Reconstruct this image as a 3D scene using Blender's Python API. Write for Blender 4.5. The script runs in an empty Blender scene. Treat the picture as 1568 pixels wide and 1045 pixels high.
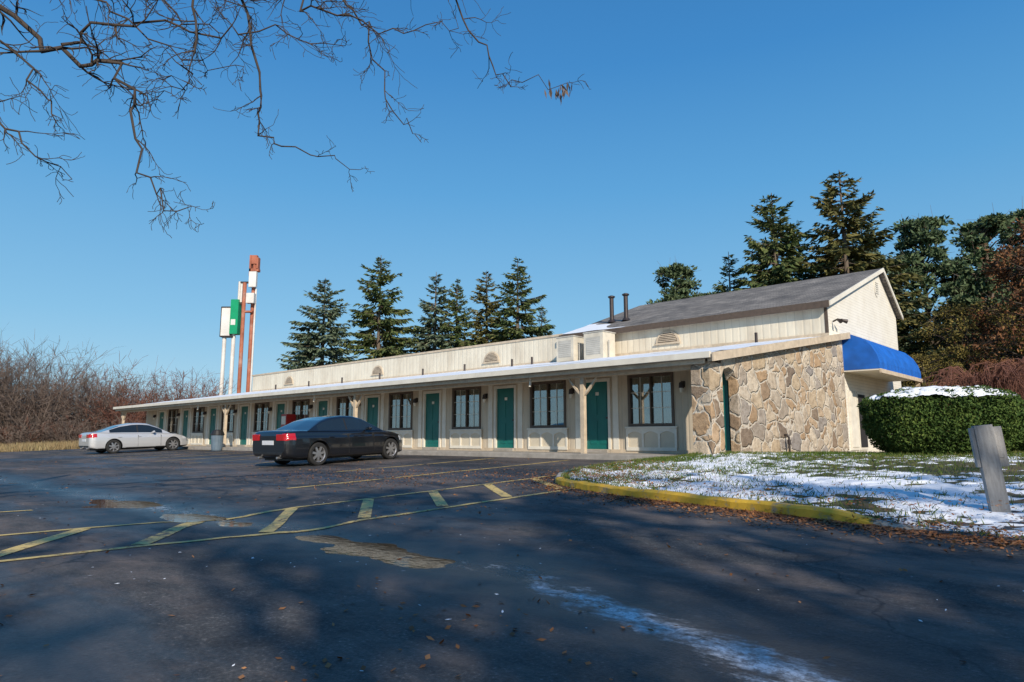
import bpy, math, random
import numpy as np
from mathutils import Vector, Matrix, noise as mn
random.seed(7); np.random.seed(7)
R=random.random
def U(a,b): return random.uniform(a,b)
scene=bpy.context.scene
CO=scene.collection
TH=math.radians(-43.05)          # rotation of motel frame
cT,sT=math.cos(TH),math.sin(TH)
def W(u,v,z=0.0):                # motel frame (u along facade, v toward the building) -> world
    x=-u; return Vector((x*cT-v*sT, x*sT+v*cT, z))
def invW(X,Y):
    x=X*cT+Y*sT; v=-X*sT+Y*cT; return -x,v
def sstep(x): x=max(0,min(1,x)); return x*x*(3-2*x)
def nz(x,y,z=0.0): return mn.noise(Vector((x,y,z)))
def base(v):
    if v<3: return 0.0
    if v<5: return 0.04*(v-3)**2/4.0
    if v<15.8: return 0.04*(v-4)
    return 0.472
def lotz(u,v):
    amp=.014
    for c,w_,a in ((12.2,1.3,.044),(9.2,1.2,.044),(5.6,1.5,.036),(21,3,.015)): amp+=a*math.exp(-((u-c)/w_)**2)
    cc=4.0+.35*nz(u*.35,1.1)-.36*max(0,4-u)
    wd=.50+.30*nz(u*.8,5.1)
    g=math.exp(-((v-cc)/wd)**2)
    dip=-amp*g*(1+.5*nz(u*1.3,v*1.3,2))
    rough=.014*math.exp(-((v-cc)/1.1)**2)*(nz(u*1.9,v*2.6,14)+.5*nz(u*4.5,v*5,15))
    return base(v)+dip+rough+.005*nz(u*.9,v*.9,3.0)+.007*nz(u*.15,v*.2,9.0)

# ------------------------------------------------ materials
def newmat(name):
    m=bpy.data.materials.new(name); m.use_nodes=True
    nt=m.node_tree; return m,nt,nt.nodes['Principled BSDF']
def N(nt,t,**k):
    n=nt.nodes.new(t)
    for a,b in k.items(): setattr(n,a,b)
    return n
def ramp(nt,stops,inp=None,interp='LINEAR'):
    r=N(nt,'ShaderNodeValToRGB'); cr=r.color_ramp; cr.interpolation=interp
    while len(cr.elements)<len(stops): cr.elements.new(.5)
    for e,(p,c) in zip(cr.elements,stops):
        e.position=p; e.color=(*c,1) if len(c)==3 else c
    if inp is not None: nt.links.new(inp,r.inputs[0])
    return r
def texco(nt,scale=(1,1,1)):
    tc=N(nt,'ShaderNodeTexCoord'); mp=N(nt,'ShaderNodeMapping')
    mp.inputs['Scale'].default_value=scale
    nt.links.new(tc.outputs['Object'],mp.inputs['Vector']); return mp.outputs[0]
def noiseN(nt,vec,scale,detail=4,rough=.55):
    n=N(nt,'ShaderNodeTexNoise'); n.inputs['Scale'].default_value=scale
    n.inputs['Detail'].default_value=detail; n.inputs['Roughness'].default_value=rough
    if vec is not None: nt.links.new(vec,n.inputs['Vector'])
    return n.outputs['Fac']
def math2(nt,op,a,b=None,clamp=False):
    n=N(nt,'ShaderNodeMath',operation=op); n.use_clamp=clamp
    for i,x in enumerate((a,b)):
        if x is None: continue
        if isinstance(x,(int,float)): n.inputs[i].default_value=x
        else: nt.links.new(x,n.inputs[i])
    return n.outputs[0]
def mixc(nt,f,a,b,bt='MIX'):
    n=N(nt,'ShaderNodeMix',data_type='RGBA',blend_type=bt)
    for s,x in ((0,f),(6,a),(7,b)):
        if isinstance(x,(int,float)): n.inputs[s].default_value=x
        elif isinstance(x,tuple): n.inputs[s].default_value=(*x,1)
        else: nt.links.new(x,n.inputs[s])
    return n.outputs[2]
def bump(nt,p,h,strength=.5,dist=.02):
    b=N(nt,'ShaderNodeBump'); b.inputs['Strength'].default_value=strength; b.inputs['Distance'].default_value=dist
    nt.links.new(h,b.inputs['Height']); nt.links.new(b.outputs[0],p.inputs['Normal'])
def M(name,col,rough=.75,var=.18,scale=3.0,bs=0,bscale=40,metal=0,coat=0,stretch=(1,1,1),dirt=None):
    m,nt,p=newmat(name)
    vec=texco(nt,stretch)
    f=noiseN(nt,vec,scale,5)
    d=tuple(c*(1-var) for c in col); l=tuple(min(1,c*(1+var)) for c in col)
    r=ramp(nt,[(.3,d),(.7,l)],f)
    out=r.outputs[0]
    if dirt:
        f2=noiseN(nt,vec,scale*.35,6,.7); fr=ramp(nt,[(.5,(0,0,0)),(.72,(1,1,1))],f2)
        out=mixc(nt,math2(nt,'MULTIPLY',fr.outputs[0],.6),out,dirt)
    nt.links.new(out,p.inputs['Base Color'])
    p.inputs['Roughness'].default_value=rough; p.inputs['Metallic'].default_value=metal
    p.inputs['Coat Weight'].default_value=coat; p.inputs['Coat Roughness'].default_value=.05
    if bs: bump(nt,p,noiseN(nt,vec,bscale,4),bs,.01)
    return m
def foliage(name,cols,nscale=.5,rough=.75,trans=.0):
    m,nt,p=newmat(name)
    g=N(nt,'ShaderNodeNewGeometry')
    f=noiseN(nt,texco(nt),nscale,2)
    s=math2(nt,'ADD',math2(nt,'MULTIPLY',g.outputs['Random Per Island'],.55),math2(nt,'MULTIPLY',math2(nt,'SUBTRACT',f,.22),.8))
    n=len(cols); r=ramp(nt,[(i/(n-1),c) for i,c in enumerate(cols)],s)
    nt.links.new(r.outputs[0],p.inputs['Base Color']); p.inputs['Roughness'].default_value=rough
    p.inputs['Specular IOR Level'].default_value=.2
    return m

# ------------------------------------------------ mesh builder
class MB:
    def __init__(s): s.v=[];s.f=[];s.m=[]
    def add(s,vs,fs,m=0):
        o=len(s.v); s.v+= [tuple(x) for x in vs]
        for f in fs: s.f.append(tuple(i+o for i in f)); s.m.append(m)
    def box(s,x0,x1,y0,y1,z0,z1,m=0):
        s.add([(x0,y0,z0),(x1,y0,z0),(x1,y1,z0),(x0,y1,z0),(x0,y0,z1),(x1,y0,z1),(x1,y1,z1),(x0,y1,z1)],
              [(0,3,2,1),(4,5,6,7),(0,1,5,4),(1,2,6,5),(2,3,7,6),(3,0,4,7)],m)
    def B(s,u0,u1,v0,v1,z0,z1,m=0): s.box(-u1,-u0,v0,v1,z0,z1,m)
    def prismU(s,poly,u0,u1,m=0):     # poly of (v,z), extruded along u
        n=len(poly); vs=[(-u0,a,b) for a,b in poly]+[(-u1,a,b) for a,b in poly]
        s.add(vs,[tuple(range(n)),tuple(reversed(range(n,2*n)))]+[(i,i+n,(i+1)%n+n,(i+1)%n) for i in range(n)],m)
    def prismV(s,poly,v0,v1,m=0):     # poly of (u,z)
        n=len(poly); vs=[(-a,v0,b) for a,b in poly]+[(-a,v1,b) for a,b in poly]
        s.add(vs,[tuple(range(n)),tuple(reversed(range(n,2*n)))]+[(i,i+n,(i+1)%n+n,(i+1)%n) for i in range(n)],m)
    def tube(s,pts,rad,sides=6,m=0,cap=True):
        o=len(s.v); n=len(pts); pts=[Vector(p) for p in pts]
        for i,p in enumerate(pts):
            t=(pts[min(i+1,n-1)]-pts[max(i-1,0)]).normalized()
            a=t.cross(Vector((0.31,0.17,.93)))
            if a.length<.05: a=t.cross(Vector((1,0,0)))
            a.normalize(); b=t.cross(a)
            r=rad[i] if isinstance(rad,(list,tuple)) else rad
            for k in range(sides):
                an=2*math.pi*k/sides; s.v.append(tuple(p+(a*math.cos(an)+b*math.sin(an))*r))
        for i in range(n-1):
            for k in range(sides):
                k2=(k+1)%sides
                s.f.append((o+i*sides+k,o+i*sides+k2,o+(i+1)*sides+k2,o+(i+1)*sides+k)); s.m.append(m)
        if cap:
            s.f.append(tuple(o+k for k in reversed(range(sides)))); s.m.append(m)
            s.f.append(tuple(o+(n-1)*sides+k for k in range(sides))); s.m.append(m)
    def build(s,name,mats,parent=None,smooth=False,rot=None,loc=None,bevel=0):
        me=bpy.data.meshes.new(name); me.from_pydata(s.v,[],s.f)
        for m in mats: me.materials.append(m)
        if len(mats)>1: me.polygons.foreach_set('material_index',s.m)
        if smooth: me.polygons.foreach_set('use_smooth',[True]*len(s.f))
        me.update()
        ob=bpy.data.objects.new(name,me); CO.objects.link(ob)
        if parent: ob.parent=parent
        if rot is not None: ob.rotation_euler=rot
        if loc is not None: ob.location=loc
        if bevel:
            b=ob.modifiers.new('bevel','BEVEL'); b.width=bevel; b.segments=2; b.limit_method='ANGLE'
        return ob
def empty(name,loc=(0,0,0),rot=(0,0,0)):
    e=bpy.data.objects.new(name,None); CO.objects.link(e); e.location=loc; e.rotation_euler=rot; return e
def npmesh(name,V,F,mats,mi=None,smooth=False,parent=None):
    me=bpy.data.meshes.new(name); k=F.shape[1]
    me.vertices.add(len(V)); me.vertices.foreach_set('co',V.astype(np.float32).ravel())
    me.loops.add(F.size); me.loops.foreach_set('vertex_index',F.astype(np.int32).ravel())
    me.polygons.add(len(F)); me.polygons.foreach_set('loop_start',np.arange(0,F.size,k,dtype=np.int32))
    try: me.polygons.foreach_set('loop_total',np.full(len(F),k,dtype=np.int32))
    except Exception: pass
    for m in mats: me.materials.append(m)
    if mi is not None: me.polygons.foreach_set('material_index',mi.astype(np.int32))
    if smooth: me.polygons.foreach_set('use_smooth',np.ones(len(F),dtype=bool))
    me.update(calc_edges=True); me.validate()
    return me
def obj(name,me,parent=None,loc=(0,0,0),rot=(0,0,0),scale=(1,1,1)):
    o=bpy.data.objects.new(name,me); CO.objects.link(o); o.parent=parent; o.location=loc; o.rotation_euler=rot; o.scale=scale; return o
def cards(C,D,L,Wd,twist=None):
    n=len(C); D=D/np.linalg.norm(D,axis=1,keepdims=True)
    r=np.random.normal(size=(n,3)) if twist is None else twist
    S=np.cross(D,r); S/=np.linalg.norm(S,axis=1,keepdims=True)+1e-9
    L=np.asarray(L).reshape(-1,1)*np.ones((n,1)); Wd=np.asarray(Wd).reshape(-1,1)*np.ones((n,1))
    a=C-D*L*.5; b=C+S*Wd*.5-D*L*.05; c=C+D*L*.5; d=C-S*Wd*.5-D*L*.05
    V=np.stack([a,b,c,d],1).reshape(-1,3); F=np.arange(4*n).reshape(n,4); return V,F

# ------------------------------------------------ world / sun / camera
w=bpy.data.worlds.new("World"); scene.world=w; w.use_nodes=True
nt=w.node_tree; bg=nt.nodes['Background']; sky=nt.nodes.new('ShaderNodeTexSky'); sky.sky_type='NISHITA'
sky.sun_disc=False; EL=28.0; SS=.11
sky.sun_elevation=math.radians(EL); sky.sun_rotation=math.radians(165)
sky.air_density=1.0; sky.dust_density=.3; sky.ozone_density=3.0; sky.altitude=200
tc=N(nt,'ShaderNodeTexCoord'); sp=N(nt,'ShaderNodeSeparateXYZ'); nt.links.new(tc.outputs['Generated'],sp.inputs[0])
st=[(0,(.42,.65,.78)),(.16,(.23,.53,.79)),(.345,(.105,.39,.74)),(.5,(.047,.27,.64)),(.75,(.022,.16,.45))]
rr=ramp(nt,st,sp.outputs[2])
vm_=N(nt,'ShaderNodeVectorMath',operation='SCALE'); nt.links.new(rr.outputs[0],vm_.inputs[0]); vm_.inputs['Scale'].default_value=1/SS
nt.links.new(mixc(nt,.82,sky.outputs[0],vm_.outputs[0]),bg.inputs[0]); bg.inputs[1].default_value=SS
sd=bpy.data.lights.new('sun','SUN'); sd.energy=5.0; sd.angle=math.radians(.53); sd.color=(1,.89,.74)
so=bpy.data.objects.new('sun',sd); CO.objects.link(so)
tr=Vector((-.258*math.cos(math.radians(EL)),.966*math.cos(math.radians(EL)),-math.sin(math.radians(EL))))
so.rotation_euler=tr.to_track_quat('-Z','Y').to_euler(); so.location=(10,-20,30)
cd=bpy.data.cameras.new('camera'); cam=bpy.data.objects.new('camera',cd); CO.objects.link(cam)
cd.lens=24; cd.sensor_width=36; cd.clip_end=3000; cd.clip_start=.05
cam.location=(0,0,1.0); cam.rotation_euler=(math.radians(90+8.17),0,0); scene.camera=cam
scene.view_settings.view_transform='Standard'; scene.view_settings.look='None'; scene.view_settings.exposure=0

# ------------------------------------------------ shared materials
cream=M('cream_paint',(.62,.55,.43),.7,.08,2,.15,60,dirt=(.42,.37,.30))
trim=M('white_trim',(.74,.70,.61),.6,.08,3,dirt=(.5,.45,.38))
tan=M('tan_wood',(.56,.46,.34),.7,.15,6,.3,60,dirt=(.36,.28,.20))
green=M('green_door_paint',(.005,.135,.115),.45,.12,2)
brown=M('brown_frame',(.10,.07,.05),.5,.2,8)
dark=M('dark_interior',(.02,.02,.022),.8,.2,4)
concrete=M('concrete',(.36,.33,.29),.85,.2,4,.4,80,dirt=(.2,.18,.15))
metalgrey=M('painted_metal_grey',(.58,.56,.51),.5,.1,4,dirt=(.42,.39,.35))
darkmetal=M('dark_metal',(.05,.04,.04),.5,.2,8,metal=.4)
black=M('black_plastic',(.015,.015,.016),.5,.1,8)
snow=M('snow',(.80,.83,.88),.7,.05,8,.5,30)
blueawn=M('blue_canvas',(.010,.115,.48),.5,.22,2.5)

def siding(name,col,axis,per,dirt):
    m,nt,p=newmat(name); tc=N(nt,'ShaderNodeTexCoord'); sp=N(nt,'ShaderNodeSeparateXYZ')
    nt.links.new(tc.outputs['Object'],sp.inputs[0])
    c=sp.outputs[axis]; fr=math2(nt,'FRACT',math2(nt,'MULTIPLY',c,1/per))
    if axis==2: h=fr
    else: h=math2(nt,'MINIMUM',math2(nt,'MULTIPLY',math2(nt,'ABSOLUTE',math2(nt,'SUBTRACT',fr,.5)),5.0),1.0)
    groove=ramp(nt,[(0,(.55,.55,.55)),(.16,(1,1,1))],h)
    f=noiseN(nt,texco(nt,(1,1,.35) if axis==0 else (1,1,1)),1.4,6,.65)
    r=ramp(nt,[(.40,col),(.72,dirt)],f)
    out=mixc(nt,.8,r.outputs[0],groove.outputs[0],'MULTIPLY')
    nt.links.new(out,p.inputs['Base Color']); p.inputs['Roughness'].default_value=.55
    bump(nt,p,h,.5,.015); return m
ribbed=siding('ribbed_metal_siding',(.78,.71,.57),0,.30,(.60,.52,.40))
lap=siding('lap_siding',(.84,.80,.71),2,.115,(.74,.69,.59))
vgroove=siding('grooved_wall_panel',(.60,.51,.39),0,.2,(.46,.38,.28))

def stone_mat():
    m,nt,p=newmat('fieldstone'); vec=texco(nt,(1,.8,1.05))
    nn=N(nt,'ShaderNodeTexNoise'); nn.inputs['Scale'].default_value=2.0; nn.inputs['Detail'].default_value=3; nt.links.new(vec,nn.inputs['Vector'])
    va=N(nt,'ShaderNodeVectorMath',operation='MULTIPLY_ADD'); nt.links.new(nn.outputs['Color'],va.inputs[0]); va.inputs[1].default_value=(.45,.45,.45); nt.links.new(vec,va.inputs[2])
    v1=N(nt,'ShaderNodeTexVoronoi',feature='F1'); v2=N(nt,'ShaderNodeTexVoronoi',feature='DISTANCE_TO_EDGE')
    for v in (v1,v2): v.inputs['Scale'].default_value=2.1; nt.links.new(va.outputs[0],v.inputs['Vector'])
    sp=N(nt,'ShaderNodeSeparateColor'); nt.links.new(v1.outputs['Color'],sp.inputs[0])
    r=ramp(nt,[(0,(.26,.20,.15)),(.18,(.50,.34,.20)),(.36,(.62,.51,.38)),(.5,(.33,.30,.28)),(.62,(.55,.43,.29)),(.8,(.68,.59,.47)),(1,(.42,.34,.26))],sp.outputs[0])
    f=noiseN(nt,vec,6,8,.75)
    c=mixc(nt,.9,r.outputs[0],ramp(nt,[(.32,(.50,.46,.42)),(.58,(1.0,1,1))],f).outputs[0],'MULTIPLY')
    e=ramp(nt,[(.02,(0,0,0)),(.05,(1,1,1))],v2.outputs['Distance'])
    out=mixc(nt,e.outputs[0],(.60,.54,.45),c); nt.links.new(out,p.inputs['Base Color'])
    h=math2(nt,'ADD',ramp(nt,[(0.02,(0,0,0)),(.09,(1,1,1))],v2.outputs['Distance']).outputs[0],math2(nt,'MULTIPLY',f,1.3))
    bump(nt,p,h,.9,.05); p.inputs['Roughness'].default_value=.85; return m
stone=stone_mat()

def shingle():
    m,nt,p=newmat('asphalt_shingles'); b=N(nt,'ShaderNodeTexBrick'); v=texco(nt,(1,1,1))
    b.inputs['Scale'].default_value=1.0; b.inputs['Brick Width'].default_value=.35; b.inputs['Row Height'].default_value=.15
    b.inputs['Mortar Size'].default_value=.012; b.inputs['Color1'].default_value=(.15,.14,.13,1); b.inputs['Color2'].default_value=(.27,.25,.23,1); b.inputs['Mortar'].default_value=(.07,.07,.07,1)
    nt.links.new(v,b.inputs['Vector']); f=noiseN(nt,v,.8,8,.7)
    out=mixc(nt,.8,b.outputs[0],ramp(nt,[(.35,(.5,.48,.46)),(.65,(1.35,1.3,1.22))],f).outputs[0],'MULTIPLY'); nt.links.new(out,p.inputs['Base Color'])
    p.inputs['Roughness'].default_value=.9; return m
shing=shingle()

def asphalt_mat():
    m,nt,p=newmat('asphalt'); tc=N(nt,'ShaderNodeTexCoord'); sp=N(nt,'ShaderNodeSeparateXYZ'); nt.links.new(tc.outputs['Object'],sp.inputs[0])
    vec=tc.outputs['Object']
    big=noiseN(nt,vec,.35,5); mid=noiseN(nt,vec,2.2,6,.65); fine=noiseN(nt,vec,48,4,.75); med=noiseN(nt,vec,14,5,.8)
    c=ramp(nt,[(.3,(.036,.040,.046)),(.7,(.088,.085,.084))],big).outputs[0]
    c=mixc(nt,1.0,c,ramp(nt,[(.3,(.55,.56,.58)),(.7,(1.5,1.45,1.38))],mid).outputs[0],'MULTIPLY')
    c=mixc(nt,1.0,c,ramp(nt,[(.35,(.5,.5,.5)),(.6,(1.15,1.15,1.15)),(.72,(3.0,2.9,2.8))],fine).outputs[0],'MULTIPLY')
    c=mixc(nt,1.0,c,ramp(nt,[(.35,(.75,.75,.75)),(.6,(1.1,1.1,1.1)),(.70,(2.6,2.4,2.2))],med).outputs[0],'MULTIPLY')
    lit_dust=ramp(nt,[(.45,(0,0,0)),(.70,(1,1,1))],noiseN(nt,texco(nt,(.35,.9,1)),.9,8,.75)).outputs[0]  # dust tone that paints the pinkish sunlit patches into the asphalt colour
    col=mixc(nt,math2(nt,'MULTIPLY',lit_dust,.65),c,(.25,.19,.16))
    # broad damp patches: darker and smoother
    dampn=ramp(nt,[(.50,(0,0,0)),(.58,(1,1,1))],noiseN(nt,texco(nt,(.30,.75,1)),.8,6,.6)).outputs[0]
    damp=math2(nt,'MULTIPLY',dampn,1.0)
    col=mixc(nt,math2(nt,'MULTIPLY',damp,.75),col,(.50,.52,.56),'MULTIPLY')
    cr=N(nt,'ShaderNodeTexVoronoi',feature='DISTANCE_TO_EDGE'); cr.inputs['Scale'].default_value=.22
    nn=N(nt,'ShaderNodeTexNoise'); nn.inputs['Scale'].default_value=.9; nn.inputs['Detail'].default_value=5; nt.links.new(vec,nn.inputs['Vector'])
    va=N(nt,'ShaderNodeVectorMath',operation='MULTIPLY_ADD'); nt.links.new(nn.outputs['Color'],va.inputs[0]); va.inputs[1].default_value=(1.2,1.2,0); nt.links.new(vec,va.inputs[2]); nt.links.new(va.outputs[0],cr.inputs['Vector'])
    crk=ramp(nt,[(.0015,(1,1,1)),(.004,(0,0,0))],cr.outputs['Distance']).outputs[0]
    col=mixc(nt,math2(nt,'MULTIPLY',crk,.7),col,(.012,.012,.014))
    shift=math2(nt,'MULTIPLY',math2(nt,'MAXIMUM',math2(nt,'ADD',sp.outputs[0],4.0),0.0),.36)
    wob=noiseN(nt,texco(nt,(.5,.5,1)),1.0,6,.6); dd=math2(nt,'ABSOLUTE',math2(nt,'ADD',math2(nt,'ADD',math2(nt,'SUBTRACT',sp.outputs[1],4.10),shift),math2(nt,'MULTIPLY',math2(nt,'SUBTRACT',wob,.45),1.5)))
    wet=math2(nt,'SUBTRACT',1.0,math2(nt,'DIVIDE',dd,1.3),True)
    col=mixc(nt,math2(nt,'MULTIPLY',wet,1.3,True),col,(.38,.40,.43),'MULTIPLY')
    near=math2(nt,'SUBTRACT',1.0,math2(nt,'DIVIDE',dd,.50),True)
    st=noiseN(nt,texco(nt,(1.0,2.4,1)),3.2,12,.82)
    pres=noiseN(nt,texco(nt,(.22,.0,1)),1.0,2)
    pres=math2(nt,'ADD',pres,math2(nt,'MULTIPLY',math2(nt,'MULTIPLY',math2(nt,'ADD',sp.outputs[0],4.2),.6,True),.34))
    fm=math2(nt,'MULTIPLY',math2(nt,'SUBTRACT',math2(nt,'ADD',st,math2(nt,'ADD',math2(nt,'MULTIPLY',near,.34),math2(nt,'MULTIPLY',pres,.5))),1.12),6.0,True)
    fm=math2(nt,'MULTIPLY',fm,math2(nt,'MULTIPLY',near,4.0,True))
    fm=math2(nt,'MULTIPLY',fm,ramp(nt,[(.34,(.3,.3,.3)),(.5,(1,1,1))],fine).outputs[0])
    fm=math2(nt,'MULTIPLY',fm,ramp(nt,[(.40,(.25,.25,.25)),(.52,(1,1,1))],med).outputs[0])
    col=mixc(nt,fm,col,(.72,.76,.82)); nt.links.new(col,p.inputs['Base Color'])
    ro=N(nt,'ShaderNodeMapRange'); nt.links.new(math2(nt,'MAXIMUM',wet,math2(nt,'MULTIPLY',damp,.6)),ro.inputs[0]); ro.inputs[3].default_value=.8; ro.inputs[4].default_value=.24
    nt.links.new(math2(nt,'ADD',ro.outputs[0],math2(nt,'MULTIPLY',fm,.4)),p.inputs['Roughness']); p.inputs['Specular IOR Level'].default_value=.35
    bump(nt,p,math2(nt,'ADD',fine,math2(nt,'MULTIPLY',mid,1.2)),.45,.014); return m
asph=asphalt_mat()

def yellow_paint(name,wear):
    m,nt,p=newmat(name); v=texco(nt); f=noiseN(nt,v,9,8,.75); g=noiseN(nt,v,1.3,3)
    s=math2(nt,'ADD',math2(nt,'MULTIPLY',f,.8),math2(nt,'MULTIPLY',g,.4))
    r=ramp(nt,[(wear,(.70,.50,.17)),(wear+.1,(.09,.08,.065))],s); nt.links.new(r.outputs[0],p.inputs['Base Color']); p.inputs['Roughness'].default_value=.7
    return m
yel=yellow_paint('worn_yellow_paint',.60)
kerbm,nt,p=newmat('yellow_kerb_paint'); v=texco(nt); f=noiseN(nt,v,5,8,.75)
nt.links.new(ramp(nt,[(.38,(.30,.25,.17)),(.48,(.66,.39,.03)),(.75,(.78,.50,.05))],f).outputs[0],p.inputs['Base Color']); p.inputs['Roughness'].default_value=.7; bump(nt,p,f,.5,.02)
grassg,nt,p=newmat('grass_ground'); v=texco(nt)
nt.links.new(ramp(nt,[(.3,(.05,.06,.02)),(.5,(.08,.075,.03)),(.68,(.16,.11,.06))],noiseN(nt,v,1.2,8,.7)).outputs[0],p.inputs['Base Color']); p.inputs['Roughness'].default_value=.95; bump(nt,p,noiseN(nt,v,30,5),.8,.05)
drygrass,nt,p=newmat('dry_grass_ground'); v=texco(nt)
nt.links.new(ramp(nt,[(.3,(.10,.09,.035)),(.5,(.20,.15,.07)),(.7,(.30,.22,.12))],noiseN(nt,v,.5,8,.7)).outputs[0],p.inputs['Base Color']); p.inputs['Roughness'].default_value=.95
water,nt,p=newmat('puddle_water'); p.inputs['Base Color'].default_value=(.014,.012,.010,1); p.inputs['Roughness'].default_value=.03; p.inputs['IOR'].default_value=1.25
bump(nt,p,noiseN(nt,texco(nt,(1,1.5,1)),9,3),.07,.012)

# ------------------------------------------------ ground
def grid(name,us,vs,zf,mat,smooth=True,parent=None):
    V=np.array([(-u,v,zf(u,v)) for v in vs for u in us]); nu=len(us)
    i,j=np.meshgrid(np.arange(len(vs)-1),np.arange(nu-1),indexing='ij'); a=(i*nu+j).ravel()
    F=np.stack([a,a+nu,a+nu+1,a+1],1)
    me=npmesh(name,V,F,[mat],smooth=smooth); return obj(name,me,rot=(0,0,TH),parent=parent)
def nonuni(segs):
    out=[]
    for a,b,n in segs: out+=list(np.linspace(a,b,n,endpoint=False))
    out.append(segs[-1][1]); return out
gu=nonuni([(-1500,-200,8),(-200,-40,16),(-40,80,60),(80,300,12),(300,1500,8)])
gv=nonuni([(-1500,-100,8),(-100,0,20),(0,20,20),(20,100,20),(100,400,8),(400,1500,6)])
grid('ground',gu,gv,lambda u,v: base(v)-.11+(.0 if abs(u)<60 else .1*nz(u*.02,v*.02)),drygrass)
lu=nonuni([(-14,2,130),(2,15,210),(15,22,70),(22,50.5,110)]); lv=nonuni([(-16,-2,40),(-2,2,40),(2,6,90),(6,15.25,60)])
grid('asphalt_parking_lot',lu,lv,lotz,asph)
wu=np.linspace(2.5,24,120); wv=np.linspace(2.9,5.2,30)
grid('puddle',list(wu),list(wv),lambda u,v:-.027,water)

mb=MB()
def strip(p0,p1,w=.10,n=None):
    p0=Vector(p0);p1=Vector(p1); d=(p1-p0); L=d.length; d.normalize(); q=Vector((-d.y,d.x))*w*.5
    n=n or max(2,int(L/.07)); vs=[];fs=[]
    for i in range(n+1):
        c=p0+d*L*i/n
        for s_ in (-1,0,1):
            k=c+q*s_; vs.append((-k.x,k.y,lotz(k.x,k.y)+.006))
    for i in range(n):
        for j in (0,1): a=i*3+j; fs.append((a,a+1,a+4,a+3))
    mb.add(vs,fs)
strip((7.1,-3),(7.0,9.0),.10); strip((8.9,-3),(8.9,13.2),.10)
k=-2.6
while k<10.6:
    strip((7.16,k),(8.84,k+1.25),.16); k+=1.27
for u in (11.7,14.5,20.4,23.2,26,28.8,31.6,34.4,40,42.8,45.6): 
    strip((u,9.3 if u>12 else 6.5),(u,14.8),.10)
for u in (11.7,14.5,17.3,20.1,22.9): strip((u,-3),(u,2.6),.10)
mb.build('yellow_stall_markings',[yel],rot=(0,0,TH))

# ------------------------------------------------ lawn island with kerb
kp=[(8.75,15.5),(9.05,14.2),(9.1,12.9),(8.9,11.6),(8.5,10.5),(7.9,9.6),(7.3,9.15),(6.6,8.85),(5.5,8.45),(4.1,8.1),(2.3,7.62),(0,7.1),(-3,6.6),(-8,6.1),(-16,5.8),(-30,5.6)]
def cat(pts,n):
    out=[]; P=[Vector(p) for p in pts]; P=[P[0]*2-P[1]]+P+[P[-1]*2-P[-2]]
    for i in range(1,len(P)-2):
        for k in range(n):
            t=k/n; a,b,c,d=P[i-1:i+3]
            out.append(.5*((2*b)+(c-a)*t+(2*a-5*b+4*c-d)*t*t+(3*b-a-3*c+d)*t**3))
    out.append(P[-2]); return out
kc=cat(kp,14)
mb=MB(); n=len(kc); off=[]
for i,p_ in enumerate(kc):
    t=(kc[min(i+1,n-1)]-kc[max(0,i-1)]).normalized(); off.append(Vector((t.y,-t.x)))
if (kc[60]+off[60]-Vector((3,15))).length>(kc[60]-Vector((3,15))).length: off=[-o for o in off]
for i in range(n):
    p_=kc[i]; o=off[i]; zb=lotz(p_.x,p_.y)
    zt=base(p_.y)+.115+.02*nz(i*.35,4.4)
    if p_.x<2.6: zt-=min(.13,(2.6-p_.x)*.12)
    prof=[(0,zb-.08),(0.0,zt-.03),(.03,zt),(.15,zt),(.16,zb-.08)]
    for a,z in prof:
        q=p_+o*(a+.025*nz(i*.4,z*2)); mb.v.append((-q.x,q.y,z))
for i in range(n-1):
    for j in range(4):
        mb.f.append((i*5+j,i*5+j+1,(i+1)*5+j+1,(i+1)*5+j)); 
        mb.m.append(1 if (kc[i].x<2.2 or kc[i].y>9.6) else 0)
mb.build('kerb',[kerbm,concrete],rot=(0,0,TH))
rs=[ (i/130)**1.5 for i in range(131)]
def bk(i):
    s_=i/(n-1); return Vector((8.3-34*s_*1.0, 15.9+26*min(1,s_*1.6)))
SV=[];SN=[]
ins=[kc[i]+off[i]*.14 for i in range(n)]
ins2=[];bk2=[]
for i in range(n-1):
    for k in range(3):
        t=k/3; ins2.append(ins[i].lerp(ins[i+1],t)); bk2.append(bk(i).lerp(bk(i+1),t))
def islz(u,v,r): return base(v)+.08+.07*sstep(r*2)+.02*nz(u*.8,v*.8,5)
for i in range(len(ins2)):
    for r in rs:
        q=ins2[i].lerp(bk2[i],r); z=islz(q.x,q.y,r)
        if q.x<2.6: z-=min(.10,(2.6-q.x)*.08)*(1-sstep(r*4))
        SV.append((-q.x,q.y,z))
        e=.40*nz(q.x*.55,q.y*.8,2)+.42*nz(q.x*2.1,q.y*2.9,8)+.50*nz(q.x*5.0,q.y*6.5,1)+.38*nz(q.x*12,q.y*13,6)
        dist=(q-ins2[i]).length
        bias=.14 if dist<3.4 else .14-.18*(dist-3.4)
        bias=max(bias,-.22)
        th=min(.045,.09*(e+bias))*min(1,max(.0,(dist)/.12))
        if dist<.06: th=-.01
        SN.append((-q.x,q.y,z+max(-.03,th)))
nr=len(rs); i,j=np.meshgrid(np.arange(len(ins2)-1),np.arange(nr-1),indexing='ij'); a=(i*nr+j).ravel()
F=np.stack([a,a+nr,a+nr+1,a+1],1)
obj('lawn',npmesh('lawn',np.array(SV),F,[grassg],smooth=True),rot=(0,0,TH))
obj('lawn_snow',npmesh('lawn_snow',np.array(SN),F,[snow],smooth=True),rot=(0,0,TH))
SVa=np.array(SV); SNa=np.array(SN); thin=(SNa[:,2]-SVa[:,2])
ok=np.where((thin<.018)&(SVa[:,1]<26)&(SVa[:,0]>-9.2)&(SVa[:,0]<6))[0]
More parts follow.
